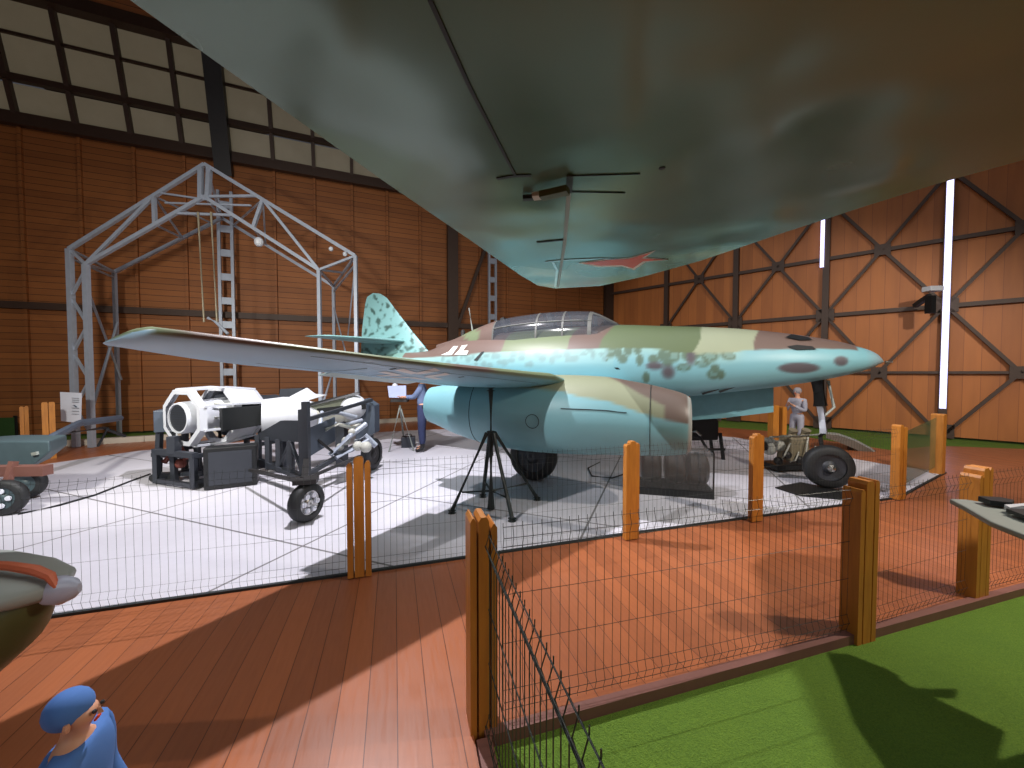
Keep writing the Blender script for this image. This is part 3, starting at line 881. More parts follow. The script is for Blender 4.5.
for sg in (-.13,):
    mb.tube([low, low+axl*sg+V(-.06), wc+axl*sg], .028, 8)
mb.build('wheel_fork', 'steel_dark', jet, smooth=True)
b2 = pl(828, 384, -.1); c2 = pl(837, 408, .1)
MB().tube([L(b2[0], -.1, b2[1]+.05), L(c2[0], 0, c2[1]), low+V(.25)], .02, 8).build('drag_strut', 'greywing', jet)
# nose gear door hanging on the far side
dpx = [(690, 393), (773, 386), (773, 412), (722, 418), (690, 420)]
pts = [pl(x, y, -.38) for x, y in dpx]
MB().prism([L(s, -.38, z) for s, z in pts], L(0, .03, 0)-L(0, 0, 0)).build('nose_gear_door', simple('pale_blue_door', BLUE, .4), jet)
mb = MB(); a = pl(702, 394, .3); b = pl(718, 390, .3); mb.bar(L(a[0], .32, a[1]+.0), L(b[0], .34, b[1]+.02), .03); a = pl(719, 392, .3); b = pl(736, 387, .3); mb.bar(L(a[0], .32, a[1]), L(b[0], .34, b[1]+.02), .03); mb.build('ejection_slot', 'black', jet)
for side in (1, -1):
    wc = L(4.75, 1.15*side, .38); wheel(wc, axl, .38, .22, jet)
    MB().tube([wc+axl*(-.16*side)+V(.0), L(4.7, .95*side, 1.4)], .05, 10).build('main_leg', 'steel_dark', jet)
    MB().prism([L(4.35, 1.32*side, 1.2), L(5.1, 1.32*side, 1.2), L(5.0, 1.36*side, .58), L(4.5, 1.36*side, .58)], (axl*.02)).build('gear_door', simple('teal_door', (110,168,172), .4), jet)

# ------------------------------------------------------------ wing jack
jp = L(4.82, 2.62, 0)
t = thing('aircraft_jack', 'black tripod jack propping up the near wing', 'jack', jp)
ju = 1.49
hub = .98
MB().tube([jp+V(hub-.3), jp+V(ju)], .032, 14).tube([jp+V(ju-.02), jp+V(ju+.02)], .06, 14).build('ram', 'jack', t)
MB().tube([jp+V(.02), jp+V(hub)], .048, 14).build('cylinder_body', 'jack', t)
feet = []
for x, y in ((452, 513), (483, 497), (512, 521), (537, 500)):
    v = gz(x, y); feet.append(v)
mb0 = None
for v in feet:
    mb = MB(); top = jp+V(hub-.02); d = (v-jp); d.z = 0
    mb.tube([top+d.normalized()*.05, Vector((v.x, v.y, .03))], .026, 10); mb.tube([Vector((v.x, v.y, 0)), Vector((v.x, v.y, .03))], .05, 12)
    mb.build('leg', 'jack', t)
mb = MB()
for i in (0, 1, 3, 2):
    v = feet[i]; m = (jp+V(hub))*.25+Vector((v.x, v.y, 0))*.75; mb.tube([Vector((jp.x, jp.y, m.z)), m], .014, 8)
mb.build('brace', 'jack', t)

# ------------------------------------------------------------ big wing overhead
ZW = 2.6
ow = [(130, 0), (222, 66), (385, 182), (470, 240), (520, 275), (538, 285.5), (555, 288.5), (600, 286), (642, 277), (700, 261), (780, 234), (860, 208), (940, 183), (1024, 160)]
pts = [gz(x, y, ZW) for x, y in ow]
a = pts[0]+(pts[0]-pts[2]).normalized()*3.6; b = pts[-1]+(pts[-1]-pts[-3]).normalized()*4.2
poly = [a]+pts+[b]
wingt = thing('overhead_wing', 'huge grey-green aircraft wing with red lightning mark passing overhead', 'aircraft wing', (.3, 1.0, ZW))
cen = sum(poly, Vector())/len(poly)
mb = MB(); n = len(poly)
ring0 = poly
ringm = [p+V(.03)+(p-cen).normalized()*.012 for p in poly]
ring1 = [cen+(p-cen)*.93+V(.10) for p in poly]; ring2 = [cen+(p-cen)*.6+V(.24) for p in poly]
mb.loft([ring0, ringm, ring1, ring2], True, True)
wob = mb.build('wing_skin', 'overhead', wingt, smooth=False)
def oz(x, y, off=.004): return gz(x, y, ZW-off)
def ostrip(pts, w, name, mat, off=.003, th=.004):
    mb = MB(); P_ = [oz(x, y, off) for x, y in pts]
    for p, q in zip(P_, P_[1:]): mb.bar(p, q, w, th, (0, 0, 1))
    return mb.build(name, mat, wingt)
ostrip([(430, 0), (470, 88), (515, 175)], .012, 'aileron_hinge_seam', 'blackmark')
ostrip([(497, 179), (514, 176), (531, 175.5)], .02, 'hinge_gap', 'blackmark')
ostrip([(570, 176), (569, 190), (565, 240), (558, 287)], .022, 'sealing_strip', 'greywing', .006, .01)
ostrip([(570, 176), (569, 193)], .03, 'strip_end', 'blackmark', .01)
ostrip([(571, 176), (640, 174)], .004, 'panel_seam', 'steel_dark')
ostrip([(572, 192), (625, 193)], .004, 'panel_seam', 'blackmark')
ostrip([(523, 198), (533, 197.5)], .03, 'pitot_tip', 'blackmark', .02, .02)
ostrip([(533, 196.5), (541, 195.5)], .05, 'pitot_band', 'cream', .04, .02)
ostrip([(541, 196), (568, 190)], .05, 'pitot_tube', 'olive', .045, .03)
ostrip([(537, 242.5), (563, 240)], .022, 'fairing_gap', 'blackmark')
ostrip([(545, 262), (564, 260), (600, 258.5), (668, 260)], .016, 'tip_seam', 'chrome')
ostrip([(553, 262), (557, 270), (555, 287)], .02, 'tip_bracket', 'chrome')
mb = MB(); mb.add([oz(x, y, .003) for x, y in ((578, 263), (612, 258.5), (628, 258), (656, 250.5), (645, 257.5), (668, 259.5), (646, 262), (634, 270), (622, 266.5), (598, 267))], [tuple(range(10))]); mb.build('lightning_border', 'whitemark', wingt)
mb = MB(); mb.add([oz(x, y, .006) for x, y in ((583, 263.3), (612, 259.6), (628, 259.2), (651, 252.8), (641, 258.6), (664, 259.8), (643, 261.4), (633, 268.2), (622, 265.2), (600, 265.8))], [tuple(range(10))]); mb.build('lightning_mark', 'red', wingt)
for x, y in ((662, 168),):
    MB().lathe(oz(x, y, 0), (0, 0, -1), [(0, .014), (.004, .013), (.005, 0)], 10).build('rivet_cap', 'steel_dark', wingt)

# ------------------------------------------------------------ steel lattice frame
fr_t = thing('steel_lattice_frame', 'pale painted steel lattice frame with a pitched top standing behind the engines', 'frame', (-7.2, 9.4, 0))
AL, AP, AR = Vector((-9.9, 8.7, 4.45)), Vector((-6.98, 8.9, 6.42)), Vector((-3.64, 9.04, 4.4))
BL, BP, BR = Vector((-9.5, 8.66, 4.1)), Vector((-6.98, 8.86, 5.68)), Vector((-4.5, 9.05, 4.08))
CL, CP, CR = Vector((-10.55, 10.3, 4.35)), Vector((-8.1, 10.9, 6.0)), Vector((-5.2, 11.3, 4.2))
def g0_(v): return Vector((v.x, v.y, 0))
W_ = .075
def chord(a, b, name='chord', w=W_): MB().bar(a, b, w).build(name, 'steel_blue', fr_t)
for a, b in ((AL, AP), (AP, AR), (BL, BP), (BP, BR), (CL, CP), (CP, CR)): chord(a, b, 'rafter')
CLi = CL+Vector((.3, .1, 0)); CRi = CR
for v, q in ((AL, 'x'), (BL, 'x'), (CL, 'x'), (AR, 'x'), (BR, 'x'), (CR, 'x')): chord(g0_(v), v, 'leg', .1 if v in (AL, BL) else .075)
lerp = lambda a, b, f: a+(b-a)*f
dl = MB()
for U0, U1, D0, D1 in ((AL, AP, BL, BP), (AR, AP, BR, BP)):
    m = lerp(U0, U1, .62); n = lerp(D0, D1, .58)
    dl.bar(m, n, .07); dl.bar(m, D0, .06); dl.bar(m, CP if False else lerp(U0, U1, .62), .06) if False else None
    dl.bar(lerp(U0, U1, .97), lerp(D0, D1, .97), .09)
    mc = lerp(CL if U0 is AL else CR, CP, .62)
    dl.bar(m, mc, .04); dl.bar(n, mc, .04); dl.bar(m, lerp(CL if U0 is AL else CR, CP, .9), .035)
dl.bar(lerp(AL, AP, .66), lerp(BR, BP, .95), .035); dl.bar(lerp(AR, AP, .66), BP, .05)
dl.bar(lerp(AL, AP, .7)-V(.3), lerp(AR, AP, .7)-V(.3), .035); dl.bar(lerp(BL, BP, .75), lerp(BR, BP, .75), .05)
for a, b, c in ((AL, BL, CL), (AR, BR, CR)):
    dl.bar(a, c, .05); dl.bar(b, c, .05); dl.bar(a, b, .05); dl.bar(a-V(.2), c-V(.15), .04); dl.bar(lerp(a, c, .5), b, .04)
dl.bar(AP, CP, .05); dl.bar(BP, CP, .04)
dl.build('bracing', 'steel_blue', fr_t)
dl = MB()
z = 4.0; flip = 0
while z > .5:
    a, b = (AL, BL) if flip else (BL, AL); dl.bar(Vector((a.x, a.y, z)), Vector((b.x, b.y, z-.62)), .045); z -= .62; flip = 1-flip
dl.bar(Vector((BL.x, BL.y, 3.6)), Vector((CL.x+.1, CL.y, 1.5)), .04)
dl.bar(Vector((-10.4, 10.2, 3.0)), Vector((-9.5, 8.7, .9)), .05)
dl.build('leg_bracing', 'steel_blue', fr_t); dl = MB()
dl.bar(Vector((CR.x, CR.y, 3.6)), Vector((AR.x-.25, AR.y+.3, 1.6)), .03); dl.bar(Vector((AR.x, AR.y, 4.3)), Vector((CR.x+.6, CR.y-.5, 2.6)), .03)
dl.bar(Vector((BR.x, BR.y, .8)), Vector((CR.x, CR.y, 1.9)), .04)
dl.build('leg_bracing', 'steel_blue', fr_t)
for (x, y) in ((259, 242), (331, 249), (345, 254)):
    v = gy(x, y, 8.95); r = .1 if x < 300 else .05
    tag(MB().sphere(v, r, 12, (1, 1, 1.1)).build('lamp_bulb', 'white'), {259: 'white lamp hanging under the right slope of the lattice frame', 331: 'small white bulb near the right eave of the lattice frame', 345: 'smallest white bulb at the outer right eave of the lattice frame'}[x], 'lamp')
# hanging rods and hook below the ridge
t = thing('chain_hoist', 'pair of thin hanging hoist rods under the ridge of the lattice frame', 'hoist', gy(205, 330, 8.8))
for x in (198, 211):
    MB().tube([gy(x, 212, 8.8), gy(x+6, 322, 8.8)], .022, 8).build('rod', 'beige_metal', t)
MB().tube([gy(208, 318, 8.8), gy(216, 322, 8.8), gy(228, 334, 8.8)], .035, 8).build('hook', 'steel_blue', t)

a = wl(-1.5)+WLn*.75; b = wl(-1.235)+WLn*.75
a.z = b.z = -.06
t = thing('fabric_barrier', 'low dark green fabric barrier along the wall at the left edge', 'barrier', (a+b)/2)
MB().bar(a+V(.33), b+V(.33), .05, .62, (0, 0, 1)).build('fabric', 'greenmat', t)
for f in (0, .33, .66, 1): MB().bar(lerp(a, b, f), lerp(a, b, f)+V(.68), .05).build('stake', 'black', t)
# ------------------------------------------------------------ notice on the frame
nb_ = 8.1
t = thing('paper_notice', 'white paper notice fixed to the left leg of the lattice frame', 'notice', gy(71, 406, nb_))
MB().prism([gy(60, 392, nb_), gy(81, 393, nb_), gy(80, 423, nb_), gy(61, 421, nb_)], (0, .02, 0)).build('sheet', 'paper', t)
mb = MB()
for y in (398, 400, 402, 408, 411, 414): mb.bar(gy(72, y, nb_-.01), gy(79, y+.3, nb_-.01), .02, .004)
mb.bar(gy(74, 405, nb_-.01), gy(77, 407, nb_-.01), .05, .004)
mb.build('printed_lines', 'slate', t)

# ------------------------------------------------------------ left dark trailer with drawbar
tp = gz(5, 515)
t = thing('towed_cart', 'dark teal towed cart with a long drawbar at the left edge', 'cart', (tp.x-.6, tp.y, 0))
yc = 4.9
pr = [gy(x, y, yc) for x, y in ((-60, 445), (0, 441), (49, 441), (50, 452), (30, 468), (-60, 474))]
MB().prism(pr, (-.35, .5, 0)).build('body', 'trailer', t, bevel=.02)
MB().bar(gy(33, 454, yc-.01), gy(38, 453, yc-.01), .04).build('handle', 'greywing', t)
mb = MB(); mb.tube([gy(28, 446, 4.95), gy(55, 436, 5.4), gy(80, 423, 6.2), gy(120, 418, 7.2)], .055, 8); mb.build('drawbar', 'slate', t)
mb = MB(); mb.tube([gy(60, 434, 6.0), gy(104, 428, 7.2), gy(125, 436, 7.6)], .03, 8); mb.tube([gy(98, 446, 7.3), gy(108, 428, 7.2)], .02, 8); mb.build('brake_rod', 'black', t)
wheel(Vector((tp.x, tp.y, .21)), (.35, -1, 0), .21, .12, t, 'trailer')
wheel(Vector((tp.x-.5, tp.y+.6, .21)), (.35, -1, 0), .21, .12, t, 'trailer')
for k in range(5):
    a = 2*PI*k/5; c = Vector((tp.x, tp.y, .21))+Vector((math.cos(a)*.09*.94, math.cos(a)*.09*.33-.055, math.sin(a)*.09))
    MB().lathe(c+Vector((.35,-1,0)).normalized()*.0, (.35, -1, 0), [(0, .03), (.012, .03), (.014, 0)], 10, (True, False)).build('hub_hole', 'paper', t)
MB().bar(Vector((tp.x, tp.y, .25)), Vector((tp.x, tp.y+.1, .62)), .06).bar(Vector((tp.x-.5, tp.y+.1, .5)), Vector((tp.x+.35, tp.y+.15, .5)), .12).build('axle_frame', simple('rust_frame', (120,80,70), .6), t)

# ------------------------------------------------------------ white octagonal engine
ec = gy(181, 418, 5.75); ea = Vector((.33, .944, 0)).normalized()
t = thing('cutaway_engine', 'white engine in an open octagonal casing with a black tail section on a dark stand', 'engine', (ec.x+.4, ec.y+.6, 0))
eu = Vector((ea.y, -ea.x, 0)); ez = Vector((0, 0, 1))
def octr(c, R, n=8, ph=PI/8): return [c+(eu*math.cos(2*PI*k/n+ph)+ez*math.sin(2*PI*k/n+ph))*R for k in range(n)]
def octring(k0, k1, R0, R1, name, mat, w=.07):
    c0 = ec+ea*k0; c1 = ec+ea*k1
    MB().loft([octr(c0, R0-w), octr(c0, R0), octr(c1, R1), octr(c1, R1-w)], False, False).build(name, mat, t)
octring(0, .09, .45, .47, 'front_ring', 'white')
octring(.50, .60, .485, .485, 'middle_ring', 'white')
octring(.98, 1.08, .44, .40, 'rear_ring', 'white')
c0 = ec+ea*.05; c1 = ec+ea*.55; c2 = ec+ea*1.03
for k in (0, 1, 2, 3, 4, 5, 6, 7):
    a0 = octr(c0, .46); a1 = octr(c1, .483); a2 = octr(c2, .43)
    MB().bar(a0[k], a1[k], .05, .03).bar(a1[k], a2[k], .05, .03).build('longeron', 'white', t)
for k in (0, 1, 5, 6, 2):
    a1 = octr(ec+ea*.6, .47); a2 = octr(ec+ea*1.0, .42); k2 = (k+1) % 8
    MB().prism([a1[k], a1[k2], a2[k2], a2[k]], (a1[k]+a1[k2]-ec*2).normalized()*0+V(.015)).build('cowl_panel', 'white', t)
MB().lathe(ec-ea*.05, ea, [(0, .205), (0, .225), (.05, .24), (.3, .25), (.7, .27), (1.0, .27), (1.0, 0)], 36).lathe(ec-ea*.05, ea, [(0, .205), (.25, .19), (.26, 0)], 36).build('intake_drum', 'white', t, smooth=True)
MB().lathe(ec-ea*.03, ea, [(0, .2), (.01, 0)], 30, (True, True)).build('intake_screen', 'charcoal', t)
mb = MB()
for k in range(10):
    z = -.16+.32*k/9; w = math.sqrt(max(0, .19**2-z*z)); mb.bar(ec-ea*.035+eu*w+V(z), ec-ea*.035-eu*w+V(z), .006)
mb.build('screen_slats', 'steel_dark', t)
MB().lathe(ec+ea*.62, ea, [(0, .36), (.35, .34), (.72, .27), (.95, .27), (.96, .0)], 12, (True, False)).build('tail_casing', 'charcoal', t, smooth=True)
mb = MB()
for i, z in enumerate((-.18, .2, -.02)): mb.tube([ec+ea*.3+eu*.27+V(z), ec+ea*.5+eu*.33+V(z*.9), ec+ea*.95+eu*.36+V(z*.8)], .02, 8)
mb.build('fuel_pipe', 'cream', t)
for k_, z_ in ((.15, .38), (.55, .42)):
    MB().tube([ec+ea*k_+V(-.45), ec+ea*k_+V(-.2)], .03, 8).build('support_bolt', 'steel_dark', t)
a1 = octr(ec+ea*.26, .52); a2 = octr(ec+ea*1.55, .46)
MB().prism([a1[7]+eu*.02-V(.02), a1[0]+eu*.02-V(.06), a2[0]+eu*.02-V(.06), a2[7]+eu*.02-V(.02)], -eu*.07).build('side_cover', 'black', t, bevel=.01)
# dark stand left of / under the engine
mb = MB()
for kk in (-.1, 1.3):
    for su in (-.42, .42):
        p = ec+ea*kk+eu*su; mb.bar(Vector((p.x, p.y, 0.02)), Vector((p.x, p.y, .5)), .07)
    p = ec+ea*kk; mb.bar(p-eu*.46+V(.5-p.z), p+eu*.46+V(.5-p.z), .08); mb.bar(p-eu*.46+V(.06-p.z), p+eu*.46+V(.06-p.z), .06)
    mb.bar(p-eu*.0+V(.5-p.z), p+V(-.26), .12)
for su in (-.42, .42):
    a = ec+ea*-.1+eu*su; b = ec+ea*1.3+eu*su; mb.bar(Vector((a.x, a.y, .1)), Vector((b.x, b.y, .1)), .06); mb.bar(Vector((a.x, a.y, .48)), Vector((b.x, b.y, .48)), .06)
mb.build('stand', 'charcoal', t)
for kk in (-.1, 1.3):
    for su in (-.42, .42):
        p = ec+ea*kk+eu*su+ea*.07; MB().lathe(Vector((p.x, p.y, .07)), eu, [(-.02, 0), (-.02, .07), (.02, .07), (.02, 0)], 14).build('castor', 'rubber', t)
# grey cabinet further left
cp_ = gz(150, 487)
t = thing('engine_cradle', 'dark grey steel cradle standing left of the octagonal engine', 'stand', cp_)
MB().box(cp_+Vector((-.1, .55, .93)), (.42, .35, .34), .5).build('top_box', 'slate', t, bevel=.01)
mb = MB()
for dx, dy in ((-.25, .4), (.15, .25), (-.12, .75), (.25, .6)):
    mb.bar(cp_+Vector((dx, dy, 0)), cp_+Vector((dx*.8, dy, .78)), .07)
mb.bar(cp_+Vector((-.3, .38, .4)), cp_+Vector((.3, .25, .4)), .06).bar(cp_+Vector((-.25, .4, .08)), cp_+Vector((.5, .3, .12)), .06).bar(cp_+Vector((-.2, .72, .45)), cp_+Vector((.3, .58, .1)), .05)
mb.build('cradle_legs', 'charcoal', t)
mb = MB(); mb.tube([cp_+Vector((-.05, .3, .3)), cp_+Vector((.15, .35, .55)), cp_+Vector((.3, .3, .35))], .045, 8); mb.sphere(cp_+Vector((.2, .3, .28)), .08, 12); mb.build('pump', simple('rust_red', (120,60,50), .6), t)
for dx in (-.2, .05, .42): MB().lathe(cp_+Vector((dx, .28, .06)), (.3, -1, 0), [(-.02, 0), (-.02, .06), (.02, .06), (.02, 0)], 12).build('castor', 'rubber', t)
# black box on the floor
bp = gz(224, 490); 
t = thing('black_case', 'square black box on the floor under the octagonal engine', 'box', (bp.x, bp.y+.2, 0))
MB().box((bp.x-.02, bp.y+.2, .31), (.64, .26, .6), .5).build('case_body', 'black', t, bevel=.012)
MB().box((bp.x-.02+.128*.48, bp.y+.2-.128*.88, .31), (.52, .02, .48), .5).build('case_front', 'charcoal', t)

# ------------------------------------------------------------ white fairing section on wheeled trolley
va = gy(262, 416, 6.3); vb = gy(352, 413, 7.0); vd = (vb-va).normalized(); vu = Vector((vd.y, -vd.x, 0)).normalized()
t = thing('engine_trolley', 'slate steel trolley with pipes and small wheels carrying the white engine', 'trolley', (va.x+.5, va.y-.3, 0))
Z = lambda p, z: Vector((p.x, p.y, z))
f0 = gz(303, 524); f1_ = gz(372, 470)
# panel frame left part
mb = MB()
pA = gy(258, 430, 6.1); pB = gy(302, 430, 5.35)
for f in (0, .25, .5, .75, 1):
    p = lerp(pA, pB, f); mb.bar(Z(p, .2), Z(p, .7 if f != 1 else 1.18), .07)
mb.bar(Z(pA, .85), Z(pB, .95), .24, .06, (0, 0, 1)) if False else None
mb.prism([Z(pA, .62), Z(pB, .72), Z(pB, 1.02), Z(lerp(pA, pB, .55), .98), Z(pA, .72)], (0.02, .06, 0))
mb.bar(Z(pA, .25), Z(pB, .25), .07); mb.bar(Z(lerp(pA, pB, .5), .25), Z(lerp(pA, pB, .75), .7), .04); mb.bar(Z(lerp(pA, pB, .75), .7), Z(pB, .3), .04)
mb.build('side_frame', 'charcoal', t)
# long body frame toward the rear wheel
pC = gy(306, 430, 5.2); pD = gy(335, 430, 6.0); pE = gy(372, 430, 6.9)
MB().prism([Z(pC, .52), Z(pD, .62), Z(pD, 1.0), Z(pC, .92)], (-.03, .08, 0)).build('fuel_tank', 'slate', t, bevel=.01)
MB().prism([Z(pE, .45)+Vector((-.3, 0, 0)), Z(pE, .6)+Vector((.05, 0, 0)), Z(pE, 1.1)+Vector((.05, 0, 0)), Z(pE, 1.22)+Vector((-.12, 0, 0)), Z(pE, 1.0)+Vector((-.3, 0, 0))], (0, .25, 0)).build('tail_plate', 'slate', t)
mb = MB()
mb.bar(Z(pC, .25), Z(pC, 1.3), .08); mb.bar(Z(pC, .3), Z(pE, .55), .06); mb.bar(Z(pA, .3), Z(pC, .22), .06)
mb.bar(Z(pC, 1.05), Z(pE, 1.2), .05)
mb.build('main_frame', 'charcoal', t)
pipes = [((314, 428), (330, 423), (345, 425), (362, 420)), ((330, 455), (350, 436), (366, 424)), ((316, 442), (320, 425), (322, 412)), ((336, 458), (352, 450), (368, 440), (374, 446)), ((325, 430), (338, 424), (352, 428), (360, 424)), ((322, 416), (340, 413), (356, 417))]
for i, pp in enumerate(pipes):
    MB().tube([gy(x, y, 5.7+.25*j) for j, (x, y) in enumerate(pp)], .03 if i != 1 else .04, 10).build('pipe', 'steel_blue' if i != 4 else 'cream', t, smooth=True)
mb = MB()
for x, y, r in ((346, 441, .07), (352, 432, .06), (340, 447, .06), (358, 446, .08), (366, 447, .09)): mb.sphere(gy(x, y, 6.0), r, 12)
mb.build('pump', 'cream', t, smooth=True)
mb = MB(); mb.bar(gy(303, 480, 4.45), gy(360, 456, 6.1), .035).bar(gy(303, 482, 4.45), gy(250, 470, 5.6), .04).bar(gy(318, 440, 5.5), gy(345, 462, 5.9), .03); mb.build('tie_bar', 'steel_dark', t)
wheel(Z(f0, .22)+Vector((0, .08, 0)), (1, -.35, 0), .22, .13, t, 'chrome')
for k in range(6):
    a = 2*PI*k/6; ax_ = Vector((1, -.35, 0)).normalized(); uu = Vector((.35, 1, 0)).normalized(); c = Z(f0, .22)+Vector((0, .08, 0))+ax_*.062+uu*math.cos(a)*.09+V(math.sin(a)*.09)
    MB().lathe(c, ax_, [(-.02, .03), (.012, .03), (.014, 0)], 10).build('hub_hole', 'paper', t)
mb = MB(); mb.bar(Z(f0, .44)+Vector((-.02, .08, 0)), Z(pC, .5), .07); mb.bar(Z(f0, .22)+Vector((-.1, .1, 0)), Z(f0, .5)+Vector((-.06, .12, 0)), .04); mb.box(Z(f0, .47)+Vector((0, .08, 0)), (.24, .2, .05), .3); mb.build('castor_fork', 'steel_dark', t)
wheel(Z(f1_, .28), (1, -.2, 0), .28, .12, t, 'steel_dark')
mb = MB(); mb.tube([gy(356, 442, 6.5), gy(366, 436, 6.5), gy(376, 446, 6.5)], .05, 8); mb.tube([Z(f1_, .28), gy(360, 440, 6.5)], .04, 8); mb.build('fork_arm', 'steel_blue', t, smooth=True)
# the white body
t = thing('white_engine_fairing', 'long white engine fairing with a raised hatch lying on the slate trolley', 'engine', (va.x, va.y, .98))
MB().lathe(va, vd, [(-.0, .0), (0, .27), (.3, .31), (.55, .30), (.8, .2), (.82, 0)], 32).build('front_section', 'white', t, smooth=True)
MB().prism([gy(250, 404, 6.2), gy(325, 394, 6.5), gy(372, 400, 6.9), gy(372, 412, 6.9), gy(300, 424, 6.5), gy(262, 434, 6.2)], (-.1, .4, 0)).build('body_shell', 'white', t) if False else None
zr = [( .55, .20), (.8, .20), (1.2, .19), (1.55, .17), (1.62, 0)]
MB().lathe(va+V(.02), vd, zr, 24, (True, False)).build('rear_section', 'cream', t, smooth=True)
MB().prism([gy(289, 397, 6.6), gy(306, 388, 6.6), gy(314, 394, 6.6), gy(326, 395, 6.6), gy(302, 402, 6.6)], (0, .05, 0)).build('open_hatch', 'white', t)
MB().prism([gy(301, 405, 6.4), gy(357, 392, 6.8), gy(360, 394, 6.8), gy(302, 408, 6.4)], (0, .04, 0)).build('hatch_edge', 'black', t)
MB().prism([gy(304, 407, 6.45), gy(345, 397, 6.75), gy(345, 408, 6.75), gy(304, 411, 6.45)], (0, .05, 0)).build('side_window', simple('dull_perspex', (150,156,140), .3), t)
MB().sphere(gy(353, 407, 6.9), .24, 20, (1, 1, .95)).build('dome_end', 'white', t, smooth=True)
MB().bar(gy(300, 413, 6.5), gy(366, 406, 6.85), .1, .1).build('belly_strip', 'black', t)
MB().prism([gy(280, 389, 7.4), gy(303, 388, 7.4), gy(298, 397, 7.4), gy(279, 397, 7.4)], (0, .1, 0)).build('rear_flap', 'charcoal', t)
# white saddle resting the fairing on the trolley
for q_, z_ in ((va+vd*.35, .7), (va+vd*1.2, .88)): MB().bar(Z(q_, .02), Z(q_, z_), .16).build('saddle', 'charcoal', t)

# ------------------------------------------------------------ people
def skin_body(name, mat, parent, verts, edges, radii, sub=2, root=0):
    inv = wm(parent).inverted()
    me = bpy.data.meshes.new(name); me.from_pydata([tuple(inv@Vector(v)) for v in verts], edges, []); me.update()
    o = bpy.data.objects.new(name, me); COL.objects.link(o); o.parent = parent
    o.modifiers.new('skin', 'SKIN'); sv = me.skin_vertices[0].data
    for i, r in enumerate(radii):
        rr = r if isinstance(r, tuple) else (r, r); sv[i].radius = rr; sv[i].use_root = (i == root)
    s = o.modifiers.new('sub', 'SUBSURF'); s.levels = sub; s.render_levels = sub
    o.modifiers['skin'].use_smooth_shade = True
    # bake so that the object is a plain mesh
    bpy.context.view_layer.update()
    dg = bpy.context.evaluated_depsgraph_get(); nm = bpy.data.meshes.new_from_object(o.evaluated_get(dg))
    o.modifiers.clear(); o.data = nm; nm.materials.clear(); nm.materials.append(M[mat] if isinstance(mat, str) else mat)
    for p in nm.polygons: p.use_smooth = True
    return o
def chain(pairs):
    v = [p for p, r in pairs]; r = [r for p, r in pairs]; return v, [(i, i+1) for i in range(len(v)-1)], r
def person(name, label, J, parts, cat='person', base=None):
    t = thing(name, label, cat, base)
    # J: dict of joints in world coordinates
    V_ = []; E = []; R_ = []; idx = {}
    def ad(k, p, r, par=None):
        idx[k] = len(V_); V_.append(Vector(p)); R_.append(r)
        if par is not None: E.append((idx[par], idx[k]))
    S = J['scale']
    ad('pel', J['pelvis'], .105*S); ad('wa', lerp(J['pelvis'], J['neck'], .4), (.095*S, .085*S), 'pel'); ad('ch', lerp(J['pelvis'], J['neck'], .78), (.115*S, .09*S), 'wa')
    ad('ne', J['neck'], .052*S, 'ch'); ad('ja', lerp(J['neck'], J['head'], .5), .06*S, 'ne'); ad('he', J['head'], .088*S, 'ja'); ad('cr', J['head']+(J['head']-J['neck']).normalized()*.06*S, .075*S, 'he')
    for sd in ('l', 'r'):
        ad('sh'+sd, J['sh'+sd], .055*S, 'ch'); ad('el'+sd, J['el'+sd], .042*S, 'sh'+sd); ad('wr'+sd, J['wr'+sd], .027*S, 'el'+sd)
        d = (J['wr'+sd]-J['el'+sd]).normalized(); hu = J.get('hand_side', Vector((0, 1, 0))); hu = (hu-d*hu.dot(d)).normalized(); pn = d.cross(hu)
        palm = J['wr'+sd]+d*.07*S; ad('pa'+sd, palm, .03*S, 'wr'+sd)
        for q in range(4):
            b = palm+hu*(.024*(q-1.5)*S)+d*.015*S; Lf = (.07, .08, .075, .058)[q]*S
            ad('f%d%s' % (q, sd), b, .009*S, 'pa'+sd); ad('g%d%s' % (q, sd), b+d*Lf*.55-pn*.01*S, .008*S, 'f%d%s' % (q, sd)); ad('h%d%s' % (q, sd), b+d*Lf*.9-pn*.03*S, .007*S, 'g%d%s' % (q, sd))
        b = J['wr'+sd]+d*.03*S-hu*.03*S; ad('t0'+sd, b, .011*S, 'wr'+sd); ad('t1'+sd, b+d*.04*S-hu*.025*S, .009*S, 't0'+sd)
        ad('hi'+sd, J['hi'+sd], .085*S, 'pel'); ad('kn'+sd, J['kn'+sd], .055*S, 'hi'+sd); ad('an'+sd, J['an'+sd], .036*S, 'kn'+sd); ad('to'+sd, J['an'+sd]+J['fwd']*.14*S-V(.035*S), .033*S, 'an'+sd)
    body = skin_body('body', 'skin', t, V_, E, R_, 2)
    # face
    H = J['head']; fw = J['face']; up = (J['head']-J['neck']).normalized(); sd_ = fw.cross(up).normalized()
    MB().loft([[H+fw*.083*S+up*.02*S+sd_*x*.006*S for x in (-1, 1)]+[H+fw*.088*S+up*.02*S], [H+fw*.085*S-up*.015*S+sd_*x*.014*S for x in (-1, 1)]+[H+fw*.108*S-up*.015*S]]).build('nose', 'skin', t)
    for x in (-1, 1):
        MB().sphere(H+fw*.078*S+up*.02*S+sd_*x*.032*S, .011*S, 8).build('eye', 'black', t); MB().sphere(H+sd_*x*.09*S, .022*S, 8, (.6, .8, 1.3)).build('ear', 'skin', t)
    MB().bar(H+fw*.084*S-up*.038*S-sd_*.022*S, H+fw*.084*S-up*.038*S+sd_*.022*S, .01*S).build('mouth', 'red', t)
    for spec in parts: spec(t, J, S)
    return t
